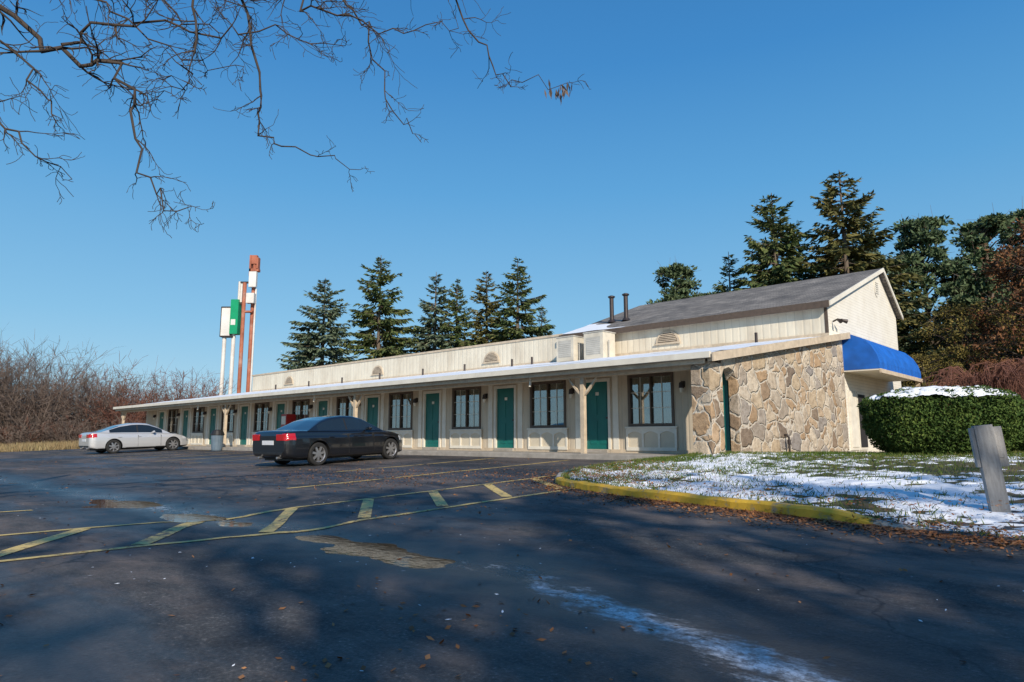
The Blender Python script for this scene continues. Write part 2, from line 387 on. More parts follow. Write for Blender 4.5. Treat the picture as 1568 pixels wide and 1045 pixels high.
nb_=40000; pick=np.random.choice(ok,nb_); C=SVa[pick]+np.random.normal(0,.03,(nb_,3))*[1,1,0]
hh=np.random.uniform(.04,.12,nb_); C[:,2]+=hh*.4
Dd=np.random.normal(0,.55,(nb_,3)); Dd[:,2]=1
Vv,Ff=cards(C,Dd,hh,.011)
bl=foliage('grass_blades',[(.03,.065,.012),(.06,.12,.02),(.12,.14,.03),(.22,.17,.08)],.8)
obj('grass',npmesh('grass',Vv,Ff,[bl]),rot=(0,0,TH))

# fallen leaves
pts=[]
while len(pts)<4000:
    u=U(-6,34);v=U(-2,15)
    e=nz(u*.5,v*.9,11)+.6*nz(u*1.7,v*2.2,12)
    if e>U(.05,.75): pts.append((u,v,lotz(u,v)+.008))
    elif R()<.02: pts.append((u,v,lotz(u,v)+.008))
for cu_,cv_,s_,k_ in ((1.9,1.6,.28,260),(5.2,-.3,.3,320),(5.8,.6,.3,200),(12,8.5,1.2,1100),(10.5,10.5,1.0,600),(13.5,9.6,1.2,600)):
    for _ in range(k_):
        u=random.gauss(cu_,s_*1.6); v=random.gauss(cv_,s_*.7); pts.append((u,v,lotz(u,v)+.009))
for _ in range(9500):
    i=random.randrange(20,n-20); d=abs(random.gauss(0,.36)) ; p_=kc[i]-off[i]*d
    if p_.x>6.2 and R()<.6: continue
    pts.append((p_.x+U(-.3,.3),p_.y+U(-.03,.03),lotz(p_.x,p_.y)+.01))
for _ in range(8000):
    i=random.randrange(130,180) if R()<.85 else random.randrange(110,130); i=min(i,n-2); q=kc[i].lerp(kc[i+1],R()); d=random.gauss(.0,.26); q=q+off[i]*d
    pts.append((q.x,q.y,(lotz(q.x,q.y)+.012) if d<0 else base(q.y)+.02+U(0,.05)))
for _ in range(4500):
    i=random.randrange(20,n-20); p_=kc[i]+off[i]*(abs(random.gauss(0,.9))+.2); pts.append((p_.x,p_.y,base(p_.y)+.13+U(0,.02)))
P=np.array([(-a,b,c) for a,b,c in pts]); nn=len(P)
Dd=np.random.normal(0,1,(nn,3)); Dd[:,2]*=.18; tw=np.random.normal(0,.3,(nn,3)); tw[:,2]=1
Vv,Ff=cards(P,Dd,np.random.uniform(.02,.065,nn),np.random.uniform(.010,.036,nn),tw)
leafm=foliage('fallen_leaves',[(.10,.04,.018),(.20,.085,.035),(.33,.15,.06),(.42,.25,.13)],2)
obj('fallen_leaves',npmesh('fallen_leaves',Vv,Ff,[leafm]),rot=(0,0,TH))
P=[]
for _ in range(900):
    u=U(-4,14); v=U(.2,7)
    if nz(u*.6,v*.8,41)>U(-.1,.5): P.append((-u,v,lotz(u,v)+.006))
P=np.array(P); nn=len(P); Dd=np.random.normal(0,1,(nn,3)); Dd[:,2]*=.1; tw=np.random.normal(0,.15,(nn,3)); tw[:,2]=1
Vv,Ff=cards(P,Dd,np.random.uniform(.01,.045,nn),np.random.uniform(.006,.02,nn),tw)
obj('snow_crumbs',npmesh('snow_crumbs',Vv,Ff,[snow]),rot=(0,0,TH))

# ------------------------------------------------ MOTEL
motel=empty('motel_building',rot=(0,0,TH))
UE=8.0; V2=17.4; V3=24.8; UL=50.8; FZ=.59
mb=MB(); mb.B(8.0,51.3,15.25,17.6,.2,FZ); mb.build('walkway',[concrete],motel,bevel=.015)
win=[10.7+3.93*k for k in range(11)]; door=[12.65+3.93*k for k in range(10)]
ops=sorted([(c-.72,c+.72,'w') for c in win if c<50]+[(c-.46,c+.46,'d') for c in door if c<50.2])
wall=MB(); fr=MB(); dr=MB(); pn=MB(); gl=MB(); cu=MB()
cur=8.2
for a,b,t in ops:
    wall.B(cur,a,V2,V2+.15,FZ,3.35); cur=b
    if t=='w':
        wall.B(a,b,V2,V2+.15,2.84,3.35); wall.B(a,b,V2,V2+.15,FZ,1.42)
        for x0,x1,z0,z1 in ((a-.05,a+.03,1.36,2.90),(b-.03,b+.05,1.36,2.90),(a+.03,b-.03,2.82,2.90),(a+.03,b-.03,1.36,1.45),((a+b)/2-.02,(a+b)/2+.02,1.45,2.82)):
            fr.B(x0,x1,V2-.035,V2+.08,z0,z1,0)
        for q in (1,2):
            zz=1.45+1.37*q/3; fr.B(a+.03,b-.03,V2+.012,V2+.03,zz-.008,zz+.008,1)
        for q in (.25,.75):
            uu=a+(b-a)*q; fr.B(uu-.007,uu+.007,V2+.014,V2+.028,1.45,2.82,1)
        gl.B(a+.03,b-.03,V2+.04,V2+.046,1.45,2.82)
        g=U(.05,.30); 
        for c0,c1 in ((a+.02,a+(b-a)*(.5-g*.5)),(a+(b-a)*(.5+g*.5),b-.02)):
            ns=28; vs=[];fs=[]
            for q in range(ns+1):
                uu=c0+(c1-c0)*q/ns; vv=V2+.12+.025*math.sin(q*1.35)+.008*math.sin(q*.5+c0)
                vs+=[(-uu,vv,1.40),(-uu,vv,2.86)]
            for q in range(ns): fs.append((q*2,q*2+2,q*2+3,q*2+1))
            cu.add(vs,fs)
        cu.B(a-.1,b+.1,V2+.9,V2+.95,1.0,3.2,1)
        pn.B(a-.05,b+.05,V2-.03,V2-.002,.70,1.33,2)
        pn.B(a-.12,b+.12,V2-.06,V2-.03,.66,.76,0)
        for q in range(4):
            uu=a-.09+(b-a+.18)*q/3; pn.B(uu-.035,uu+.035,V2-.058,V2-.03,.76,1.30,0)
        for q in range(3):
            u0=a-.09+(b-a+.18)*q/3; u1=a-.09+(b-a+.18)*(q+1)/3
            poly=[(u0,1.31),(u0,1.12)]+[(u0+(u1-u0)*s_/8,1.12+.10*math.sin(math.pi*s_/8)) for s_ in range(1,8)]+[(u1,1.12),(u1,1.31)]
            pn.prismV(poly,V2-.056,V2-.031,0)
        pn.B(a-.14,b+.14,V2-.09,V2-.03,1.31,1.36,0)
    else:
        wall.B(a,b,V2,V2+.15,2.80,3.35)
        dr.B(a+.02,b-.02,V2+.05,V2+.09,.68,2.77,0)
        for x0,x1,z0,z1 in ((a-.07,a+.02,FZ,2.86),(b-.02,b+.07,FZ,2.86),(a+.02,b-.02,2.77,2.86)):
            dr.B(x0,x1,V2-.03,V2+.1,z0,z1,1)
        dr.B(a+.02,b-.02,V2-.1,V2+.1,FZ-.0+.002,.68,2)
        for zz in (.85,1.75):
            for h0,h1 in ((.1,.42),(.5,.82)):
                dr.B(a+h0*.92+.02,a+h1*.92-.02,V2+.038,V2+.05,zz,zz+.7,0)
        dr.B(a+.07,a+.12,V2+.0,V2+.05,1.62,1.68,3)
        dr.B(a+.40,a+.52,V2+.034,V2+.05,2.35,2.45,1)
        for uu in (a-.36,b+.16): wall.B(uu,uu+.20,V2-.022,V2-.001,FZ,3.3,1)
# utility door just inside the archway of the stone end wall
dr.B(8.33,9.10,V2-.06,V2-.032,.70,2.80,0); dr.B(8.27,8.329,V2-.075,V2-.031,.70,2.87,0); dr.B(9.101,9.16,V2-.075,V2-.031,.70,2.87,0); dr.B(8.33,9.10,V2-.074,V2-.031,2.801,2.87,0); dr.B(8.95,9.0,V2-.11,V2-.061,1.62,1.68,3)
wall.B(cur,UL,V2,V2+.15,FZ,3.35)
wall.B(9.2,UL,V2-.03,V2-.003,FZ+.001,FZ+.10,2)
wall.B(UL-.15,UL,V2+.16,V3,.4,3.35); wall.B(UL-.15,UL,V3+.2,35,.4,5.6)
wall.B(8.4,UL-.2,35,35.2,.3,5.6)
wall.build('walls',[vgroove,trim,tan],motel)
fr.build('window_frames',[brown,trim],motel); dr.build('doors',[green,trim,concrete,darkmetal],motel)
pn.build('window_panels',[trim,green,cream],motel)
glass,nt,p=newmat('window_glass')
tb=N(nt,'ShaderNodeBsdfTransparent'); gb=N(nt,'ShaderNodeBsdfGlossy'); gb.inputs['Roughness'].default_value=.02; tb.inputs[0].default_value=(.75,.8,.8,1)
ms=N(nt,'ShaderNodeMixShader'); ms.inputs[0].default_value=.25; nt.links.new(tb.outputs[0],ms.inputs[1]); nt.links.new(gb.outputs[0],ms.inputs[2]); nt.links.new(ms.outputs[0],nt.nodes['Material Output'].inputs[0])
gl.build('window_glass',[glass],motel)
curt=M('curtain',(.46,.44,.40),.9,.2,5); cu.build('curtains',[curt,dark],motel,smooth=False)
mb=MB()
for k in range(11):
    u=9.62+3.94*k
    if u>50: break
    mb.B(u-.05,u+.05,V2-.04,V2-.001,2.45,2.62,0); mb.tube([(-u,V2-.06,2.60),(-u,V2-.12,2.55),(-u,V2-.13,2.42)],[.03,.07,.075],8,0); mb.tube([(-u,V2-.13,2.42),(-u,V2-.13,2.30)],[.055,.04],8,1)
mb.build('wall_lamps',[darkmetal,trim],motel)
rz=lambda v: 3.10+.16*(v-15.55)
mb=MB()
mb.prismU([(15.55,rz(15.55)),(V3+.05,rz(V3+.05)),(V3+.05,rz(V3+.05)-.12),(15.55,rz(15.55)-.12)],7.75,51.2,0)
mb.build('porch_roof',[metalgrey],motel)
nu_=260; nv_=40; V_=[];
for i in range(nu_+1):
    for j in range(nv_+1):
        u=8.0+(51.1-8.0)*i/nu_; v=15.56+(V3-15.56)*j/nv_
        e=.5+.5*nz(u*.35,v*.5,21)+.4*nz(u*1.3,v*1.8,22)
        edge=1 if j>0 else 0
        V_.append((-u,v,rz(v)+max(-.02,.05*(e-(.12 if u>19 else .42)))*edge+.002*edge))
V_=np.array(V_); nv1=nv_+1; i,j=np.meshgrid(np.arange(nu_),np.arange(nv_),indexing='ij'); a=(i*nv1+j).ravel()
obj('roof_snow',npmesh('roof_snow',V_,np.stack([a,a+nv1,a+nv1+1,a+1],1),[snow],smooth=True),parent=motel)
mb=MB()
mb.B(7.8,51.25,15.42,15.54,2.985,3.135,0)
mb.B(8.0,51.2,15.56,15.60,2.86,2.975,1)
mb.B(8.45,51.0,15.82,15.98,2.76,2.93,1)
mb.B(8.45,51.0,15.61,17.39,2.935,2.96,2)
for u in (14.0,26.5,38.5): mb.tube([(-u,15.7,2.98),(-u,15.83,2.86),(-u,15.80,2.6)],[.04,.04,.04],8,0)
v0,v1=15.45,26.1
mb.prismU([(v0,rz(v0)+.02),(v1,rz(v1)+.02),(v1,rz(v1)-.20),(v0,rz(v0)-.20)],7.70,7.745,1)
mb.prismU([(15.6,rz(15.6)-.13),(v1,rz(v1)-.13),(v1,rz(v1)-.20),(15.6,rz(15.6)-.20)],7.746,7.94,1)
mb.prismU([(V3+.06,rz(V3+.06)),(v1,rz(v1)),(v1,rz(v1)-.12),(V3+.06,rz(V3+.06)-.12)],7.746,8.05,0)
mb.build('eaves_and_gutter',[trim,tan,cream],motel)
mb=MB()
for u in (12.03,23.5,35.2,50.6):
    mb.B(u-.065,u+.065,15.835,15.965,FZ,2.759,0)
    for sg in (-1,1):
        pl=[]
        for q in range(5):
            t=q/4; pl.append((u+sg*(.065+.42*t), 2.28+.47*t-.03*math.sin(math.pi*t)))
        vs=[];fs=[]
        for (a,z) in pl:
            for dv,dz in ((-.04,-.045),(.04,-.045),(.04,.045),(-.04,.045)): vs.append((-a,15.9+dv,min(2.759,z+dz)))
        for q in range(4):
            for k in range(4): fs.append((q*4+k,q*4+(k+1)%4,(q+1)*4+(k+1)%4,(q+1)*4+k))
        fs+= [(0,1,2,3),(19,18,17,16)]
        mb.add(vs,fs)
mb.build('porch_posts',[tan],motel)
mb=MB()
mb.B(7.95,8.45,15.68,16.38,.35,rz(15.68)-.205)
mb.prismU([(16.381,rz(16.38)-.21),(17.22,rz(17.22)-.21)]+[(17.22,2.55),(17.1,2.78),(16.8,2.86),(16.5,2.78),(16.381,2.55)],7.97,8.25)
mb.prismU([(17.221,.3),(17.221,rz(17.221)-.205),(25.95,rz(25.95)-.205),(25.95,.3)],7.95,8.19)
mb.build('stone_end_wall',[stone],motel)
mb=MB()
mb.B(8.05,19.9,V3,V3+.12,4.3,5.80,0); mb.B(19.9,50.6,V3,V3+.12,4.3,5.80,0)
mb.B(50.5,50.6,V3+.12,35,3,5.8,0)
mb.B(19.9,50.7,V3-.05,V3+.2,5.80,5.90,1)
mb.B(8.0,50.6,V3-.03,V3-.002,rz(V3)+.0,rz(V3)+.10,1)
mb.B(19.9,50.6,V3+.2,35,5.55,5.6,2)
mb.build('upper_walls',[ribbed,tan,metalgrey],motel)
RV,RZ=31.6,8.23; EZ=5.84; BV,BZ=34.0,6.6
mb=MB()
mb.prismU([(V3+.12,.3),(V3+.12,EZ-.05),(RV,RZ-.10),(BV,BZ-.1),(BV,.3)],8.06,8.16,0)
mb.prismU([(V3+.12,4.5),(V3+.12,EZ-.05),(RV,RZ-.10),(BV,BZ-.1),(BV,4.5)],19.6,19.7,0)
mb.B(8.03,8.12,V3-.01,V3+.10,4.6,EZ-.02,1)
mb.build('gable_end_wall',[lap,brown],motel)
mb=MB()
s1=(RZ-EZ)/(RV-V3)
for (va,za,vb,zb) in ((V3-.25,EZ-.25*s1+.0,RV,RZ),):
    vs=[(-7.85,va,za),(-19.95,va,za),(-19.95,vb,zb),(-7.85,vb,zb)]
    vs+=[(x,y,z-.10) for x,y,z in vs]
    mb.add(vs,[(0,3,2,1),(4,5,6,7),(0,1,5,4),(1,2,6,5),(2,3,7,6),(3,0,4,7)],0)
s2=(RZ-BZ)/(RV-BV)
vs=[(-7.85,RV,RZ),(-19.95,RV,RZ),(-19.95,BV+.2,BZ+.2*s2),(-7.85,BV+.2,BZ+.2*s2)]; vs+=[(x,y,z-.10) for x,y,z in vs]
mb.add(vs,[(0,3,2,1),(4,5,6,7),(0,1,5,4),(1,2,6,5),(2,3,7,6),(3,0,4,7)],0)
mb.prismU([(V3-.27,EZ-.25*s1-.16),(RV,RZ-.16),(RV,RZ+.01),(V3-.27,EZ-.25*s1+.01)],7.80,7.845,1)
mb.prismU([(RV+.001,RZ-.16),(BV+.2,BZ+.2*s2-.16),(BV+.2,BZ+.2*s2+.01),(RV+.001,RZ+.01)],7.80,7.845,1)
mb.B(7.846,19.9,V3-.31,V3-.255,EZ-.30,EZ-.06,2)
mb.build('gable_roof',[shing,trim,brown],motel)
V_=[];nu_=60;nv_=20
for i in range(nu_+1):
    for j in range(nv_+1):
        u=14.2+5.7*i/nu_; v=V3-.1+2.2*j/nv_; e=.4*nz(u*.8,v*1.2,31)+.5*nz(u*.3,v*.2,33)+ (u-16.9)*.22-(v-V3)*.28
        V_.append((-u,v,EZ+(v-V3)*s1+max(-.02,min(.06,.08*e))))
V_=np.array(V_); nv1=nv_+1; i,j=np.meshgrid(np.arange(nu_),np.arange(nv_),indexing='ij'); a=(i*nv1+j).ravel()
obj('gable_roof_snow',npmesh('gable_roof_snow',V_,np.stack([a,a+nv1,a+nv1+1,a+1],1),[snow],smooth=True),parent=motel)
mb=MB()
def archvent(u,z,r):
    seg=14
    o=[(u+r*math.cos(math.pi*k/seg),z+r*.95*math.sin(math.pi*k/seg)) for k in range(seg+1)]
    mb.prismV(o,V3-.05,V3-.005,0)
    inn=[(u+r*.8*math.cos(math.pi*k/seg),z+.04+r*.74*math.sin(math.pi*k/seg)) for k in range(seg+1)]
    mb.prismV(inn,V3-.055,V3-.0505,1)
    for k in range(6):
        zz=z+.07+k*r*.125; hw=r*.8*math.sqrt(max(0,1-((zz-z-.02)/(r*.76))**2))-.02
        if hw>.05: mb.B(u-hw,u+hw,V3-.075,V3-.056,zz,zz+.035,0)
    mb.B(u-r-.06,u+r+.06,V3-.09,V3-.051,z-.05,z,0)
for u in (14.35,24.6,34.4,45.0): archvent(u,4.92,.56)
mb.build('arch_vents',[tan,brown],motel)
mb=MB(); seg=10
o=[(31.2+.3*math.cos(2*math.pi*k/seg),7.35+.42*math.sin(2*math.pi*k/seg)) for k in range(seg)]
mb.prismU(o,8.03,8.055,0)
for k in range(6): mb.B(8.01,8.029,31.0,31.4,7.08+k*.09,7.11+k*.09,1)
mb.build('gable_vent',[trim,metalgrey],motel)
mb=MB()
for u in (10.4,17.6,21.4,22.7,26.1,29.5,33.5,37.5,41.5,46):
    v=V3-.5; mb.tube([(-u,v,rz(v)-.1),(-u,v,rz(v)+.38)],.055,8,0)
for u in (18.35,17.55):
    v=26.6; z=EZ+(v-V3)*s1; mb.tube([(-u,v,z-.1),(-u,v,z+1.15)],.10,12,0); mb.tube([(-u,v,z),(-u,v,z+.12)],[.22,.14],12,0)
    mb.tube([(-u,v,z+1.15),(-u,v,z+1.22),(-u,v,z+1.26),(-u,v,z+1.30)],[.09,.17,.17,.08],12,0)
mb.build('chimney_pipes',[darkmetal],motel)
mb=MB()
for u,wd,hh_ in ((18.75,.95,1.1),(17.2,1.0,1.15)):
    v0=V3-1.3; z=rz(v0)
    mb.B(u-wd/2,u+wd/2,v0,v0+.9,z+.02,z+hh_,0); mb.B(u-wd/2-.03,u+wd/2+.03,v0-.03,v0+.93,z+hh_,z+hh_+.04,2)
    mb.B(u-wd*.38,u+wd*.38,v0-.008,v0-.001,z+.2,z+.95,2)
    for k in range(8): mb.B(u-wd*.36,u+wd*.36,v0-.02,v0-.009,z+.25+k*.08,z+.275+k*.08,1)
    mb.tube([(-(u-wd/2-.1),v0+.3,z),(-(u-wd/2-.1),v0+.3,z+.8)],.03,8,2)
mb.build('rooftop_ac_units',[M('ac_housing_beige',(.62,.57,.47),.5,.12,3,dirt=(.42,.37,.3)),metalgrey,M('ac_grille_grey',(.45,.43,.38),.5)],motel)
mb=MB(); A0,A1=26.15,32.0
prof=[(0,4.78),(.35,4.74),(.70,4.58),(.98,4.30),(1.15,3.98),(1.22,3.70),(1.22,3.45)]
nn_=24
def awz(i,j):
    v=A0+(A1-A0)*i/nn_; sag=.03 if i%2 else 0; d,z=prof[j]; return (-(8.05-d+sag*(0 if j==0 else 1)),v,z)
for i in range(nn_+1):
    for j in range(7): mb.v.append(awz(i,j))
for i in range(nn_):
    for j in range(6): mb.f.append((i*7+j,i*7+j+1,(i+1)*7+j+1,(i+1)*7+j)); mb.m.append(0)
for v in (A0,A1):
    mb.add([(-8.05,v,3.45)]+[(-(8.05-d),v,z) for d,z in prof],[tuple(range(8))],0)
mb.B(6.80,8.05,A0+.01,A1-.01,3.40,3.449,1)
mb.B(6.78,6.84,A0,A1,3.30,3.44,2)
mb.B(6.85,6.99,A1-.3,A1-.16,.4,3.39,2)
mb.build('blue_awning',[blueawn,trim,tan],motel)
mb=MB()
for v0_,v1_ in ((26.5,27.4),(27.5,28.4),(29.2,31.0)):
    mb.B(8.02,8.058,v0_,v1_,.6 if v1_<29 else 1.3,2.75,1); mb.B(7.995,8.0195,v0_+.07,v1_-.07,.7 if v1_<29 else 1.38,2.66,1 if v1_<28 else 2)
mb.build('entrance_doors',[trim,trim,dark],motel)
mb=MB(); mb.tube([(-8.02,25.35,5.15),(-7.85,25.3,5.2)],.03,8,0); mb.tube([(-7.85,25.3,5.2),(-7.7,25.2,5.1)],[.04,.08],10,0); mb.tube([(-7.8,25.45,5.2),(-7.62,25.6,5.13)],[.04,.08],10,0)
mb.build('flood_light',[darkmetal],motel)

e=empty('standpipe',rot=(0,0,TH)); mb=MB()
mb.tube([(-7.82,20.2,.4),(-7.82,20.2,1.05),(-7.87,20.2,1.12),(-7.95,20.2,1.12)],.03,8); mb.tube([(-7.82,20.2,.85),(-7.82,20.2,.98)],.05,8)
mb.build('pipe',[darkmetal],e)
bin_=empty('trash_bin',rot=(0,0,TH)); mb=MB()
b0=(-34.0,15.0); zz=base(15.0)
mb.tube([(b0[0],b0[1],zz),(b0[0],b0[1],zz+.05),(b0[0],b0[1],zz+.75)],[.24,.25,.30],16,0); mb.tube([(b0[0],b0[1],zz+.75),(b0[0],b0[1],zz+.80),(b0[0],b0[1],zz+.98),(b0[0],b0[1],zz+1.02)],[.33,.33,.24,.1],16,1)
mb.build('body',[M('bin_bluegrey',(.12,.17,.22),.5),black],bin_,smooth=False)
vm=empty('vending_machine',rot=(0,0,TH)); mb=MB()
mb.B(30.7,31.2,16.85,17.35,FZ,2.2,0); mb.B(30.75,31.15,16.835,16.849,1.7,2.1,1); mb.B(30.8,31.0,16.83,16.849,.8,1.1,2)
mb.build('cabinet',[M('red_vinyl',(.35,.02,.02),.35),trim,black],vm,bevel=.02)

sp_=empty('wooden_sign_post',loc=(0,0,0))
wood=M('weathered_grey_wood',(.30,.295,.29),.85,.22,5,.6,50,stretch=(6,6,1),dirt=(.20,.18,.165))
mb=MB(); px,py=5.30,7.6; zb=base(invW(px,py)[1])+.08
mb.box(-.10,.085,-.04,.04,-.1,.87); mb.box(.0,.20,.05,.085,.40,.84); mb.box(-.14,-.101,-.03,.03,.42,.85)
mb.box(-.06,.17,.041,.049,.5,.75)
o=mb.build('post_and_boards',[wood],sp_,bevel=.006); sp_.location=(px,py,zb); sp_.rotation_euler=(0,math.radians(-6),math.radians(-14))

ps=empty('pylon_sign'); mb=MB(); Y=60
white=M('chalky_white_paint',(.66,.65,.62),.6,.1,1,dirt=(.42,.28,.2)); rust=M('rusty_red_steel',(.36,.12,.07),.8,.3,1.2,dirt=(.6,.45,.38)); sgreen=M('sign_green',(.0,.28,.12),.4,.1,2)
for x in (-25.55,-24.75): mb.tube([(x,Y,0),(x,Y,10.2)],.17,10,0)
mb.box(-25.8,-25.0,Y-.35,Y+.35,10.05,12.6,0); mb.box(-24.99,-24.3,Y-.42,Y+.42,10.2,13.3,2); mb.box(-25.85,-24.7,Y-.38,Y+.38,9.95,10.04,3)
mb.box(-25.84,-25.78,Y-.38,Y-.34,10.0,12.65,3); mb.box(-25.8,-24.99,Y-.38,Y-.351,12.55,12.66,3); mb.box(-24.9,-24.5,Y-.435,Y-.421,11.0,11.5,0)
mb.tube([(-24.0,Y,0),(-24.0,Y,14.9)],.17,10,1); mb.tube([(-23.35,Y+.4,0),(-23.35,Y+.4,17.0)],.18,10,1); mb.tube([(-23.05,Y+.2,0),(-23.05,Y+.2,14.4)],.08,8,0)
mb.tube([(-24.45,Y,12.5),(-24.45,Y,15.0)],.13,8,0)
mb.box(-24.5,-23.5,Y-.1,Y+.1,14.85,15.0,3); mb.box(-24.5,-23.9,Y-.1,Y+.1,12.9,13.05,3); mb.box(-24.3,-23.9,Y-.12,Y+.12,13.1,14.8,3); mb.box(-24.3,-24.15,Y-.13,Y+.13,13.1,14.8,0)
mb.box(-23.75,-22.9,Y+.1,Y+.6,16.0,16.25,1); mb.box(-23.75,-23.6,Y+.1,Y+.6,15.6,17.5,1); mb.box(-23.1,-22.95,Y+.1,Y+.6,16.2,17.3,1); mb.box(-23.6,-23.1,Y+.15,Y+.5,16.7,17.5,1)
mb.box(-23.7,-23.0,Y-.35,Y+.15,13.0,13.9,0); mb.box(-23.6,-22.95,Y-.2,Y+.15,14.5,15.9,0); mb.box(-24.0,-23.2,Y-.1,Y+.3,12.2,12.35,1)
mb.build('poles_and_cabinets',[white,rust,sgreen,darkmetal],ps)

# ------------------------------------------------ CARS
def interp(pts,x):
    if x<=pts[0][0]: return pts[0][1]
    for (a,b),(c,d) in zip(pts,pts[1:]):
        if x<=c: return b+(d-b)*(x-a)/(c-a)
    return pts[-1][1]
def smooth_interp(pts,x,h=.05): return sum(interp(pts,x+k*h) for k in (-1,-.5,0,.5,1))/5 if pts[0][0]+h<x<pts[-1][0]-h else interp(pts,x)
tyre=M('tyre_rubber',(.018,.018,.018),.85,.2,10); alloy=M('alloy_rim',(.45,.45,.46),.35,.05,5,metal=.8)
carglass,nt,p=newmat('car_glass'); p.inputs['Base Color'].default_value=(.012,.016,.018,1); p.inputs['Roughness'].default_value=.04; p.inputs['Coat Weight'].default_value=1
redl,nt,p=newmat('tail_light_red'); p.inputs['Base Color'].default_value=(.42,.008,.01,1); p.inputs['Roughness'].default_value=.15; p.inputs['Coat Weight'].default_value=1
clearl,nt,p=newmat('lamp_clear'); p.inputs['Base Color'].default_value=(.6,.62,.65,1); p.inputs['Roughness'].default_value=.1; p.inputs['Coat Weight'].default_value=1
plate=M('number_plate',(.6,.62,.66),.4,.1,20)
def car(name,paint,u,v,rot,top,bot,wid,roof,ax,wr,L,Wb,Wr,glassx,chrome,tail):
    e=empty(name); P=W(u,v); z0=base(v)
    e.location=(P.x,P.y,z0); e.rotation_euler=(0,-.04,math.radians(46.95)+rot)
    mats=[paint,black,redl,clearl,carglass]
    half=[(0,0),(.86,0),(.96,.05),(.985,.12),(1.0,.32),(1.0,.50),(.992,.66),(.985,.74),(.955,.80),(.935,.90),(.90,.965),(.80,.992),(.5,1.01),(0,1.02)]
    hd=[]
    for (a,b),(c,d) in zip(half,half[1:]):
        k=4 if abs(a-c)+abs(b-d)>.09 else 2
        for q in range(k): hd.append((a+(c-a)*q/k,b+(d-b)*q/k))
    hd.append(half[-1]); nh=len(hd); ring=hd+[(-a,b) for a,b in reversed(hd[1:-1])]; nrg=len(ring)
    xs=sorted(set([round(L*.5*(1-math.cos(math.pi*i/110)),4) for i in range(111)]))
    mb=MB()
    for x in xs:
        zt=smooth_interp(top,x); zb=interp(bot,x); w=smooth_interp(wid,x)
        for a,b in ring: mb.v.append((x-L/2,a*w,zb+(zt-zb)*b))
    for i in range(len(xs)-1):
        xm=(xs[i]+xs[i+1])/2
        for k in range(nrg):
            f=(i*nrg+k,i*nrg+(k+1)%nrg,(i+1)*nrg+(k+1)%nrg,(i+1)*nrg+k)
            c=Vector((0,0,0))
            for q in f: c+=Vector(mb.v[q])
            c/=4; m=0
            if abs(c.y)>interp(wid,xm)*.8:
                if xm<tail[0] and tail[1]<c.z<tail[2]: m=2
                if xm>L-.42 and .60<c.z<.72+.05*(L-xm): m=3
            if c.z<.27: m=1
            mb.f.append(f); mb.m.append(m)
    mb.f.append(tuple(range(nrg))); mb.m.append(0); mb.f.append(tuple((len(xs)-1)*nrg+k for k in reversed(range(nrg)))); mb.m.append(0)
    body=mb.build('body',mats,e,smooth=True)
    cutters=[]
    for x in ax:
        for s_ in (-1,1):
            c=MB(); c.tube([(x-L/2,s_*(Wb-.26),wr+.005),(x-L/2,s_*(Wb+.2),wr+.005)],wr+.055,36,1)
            co=c.build('cut',mats,e); md=body.modifiers.new('b','BOOLEAN'); md.operation='DIFFERENCE'; md.object=co; md.solver='EXACT'; cutters.append(co)
    bpy.context.view_layer.update()
    dg=bpy.context.evaluated_depsgraph_get(); nm=bpy.data.meshes.new_from_object(body.evaluated_get(dg))
    body.modifiers.clear(); body.data=nm
    for c in cutters: bpy.data.objects.remove(c)
    try:
        body.select_set(True); bpy.context.view_layer.objects.active=body; bpy.ops.object.shade_smooth_by_angle(angle=math.radians(35))
    except Exception as ex: print('sba',ex)
    x0,x1=roof[0][0],roof[-1][0]; ns=90; mb=MB(); nsc=26
    for i in range(ns+1):
        x=x0+(x1-x0)*i/ns; zr=smooth_interp(roof,x,.07); zb=interp(top,x)-.03; h=max(.0,zr-zb)
        t=min(1,h/.42); wb=min(interp(wid,x)*.93,Wb*.92); wt=wb+(Wr-wb)*t
        sec=[(wb,zb),(wb+(wt-wb)*.12,zb+.10*h),(wb+(wt-wb)*.80,zb+.80*h),(wb+(wt-wb)*.95,zb+.90*h),(wt*.93,zb+.965*h),(wt*.80,zb+.99*h),(wt*.4,zr+.006),(0,zr+.012)]
        full=[]
        cnts=[2,8,3,2,2,3,3]
        for (p0,p1,k) in zip(sec,sec[1:],cnts):
            for q in range(k): full.append((p0[0]+(p1[0]-p0[0])*q/k,p0[1]+(p1[1]-p0[1])*q/k))
        full.append(sec[-1]); rg=full+[(-a,b) for a,b in reversed(full[:-1])]; nrg=len(rg)
        for a,b in rg: mb.v.append((x-L/2,a,b))
    g0,g1,gr,gf=glassx
    for i in range(ns):
        xm=x0+(x1-x0)*(i+.5)/ns
        for k in range(nrg-1):
            kk=min(k,nrg-2-k); m=0
            zr=smooth_interp(roof,xm,.07); zb=interp(top,xm)-.03
            if 2<=kk<11 and g0<xm<g1:
                if zr-zb>.13: m=4
                if any(abs(xm-pp)<.035 for pp in chrome): m=1
            if kk>=14 and (xm<gr and xm>x0+.04 or xm>gf and xm<x1-.03): m=4
            mb.f.append((i*nrg+k,(i+1)*nrg+k,(i+1)*nrg+k+1,i*nrg+k+1)); mb.m.append(m)
    mb.build('cabin',mats,e,smooth=True)
    mb=MB(); mb.box(-L/2+.35,L/2-.35,-Wb+.25,Wb-.25,.17,.5,0); 
    wrear=interp(wid,.0)
    mb.build('underbody',[black],e)
    mb=MB()
    mb.box(-L/2-.012,-L/2+.02,-.26,.26,.62,.74,3)
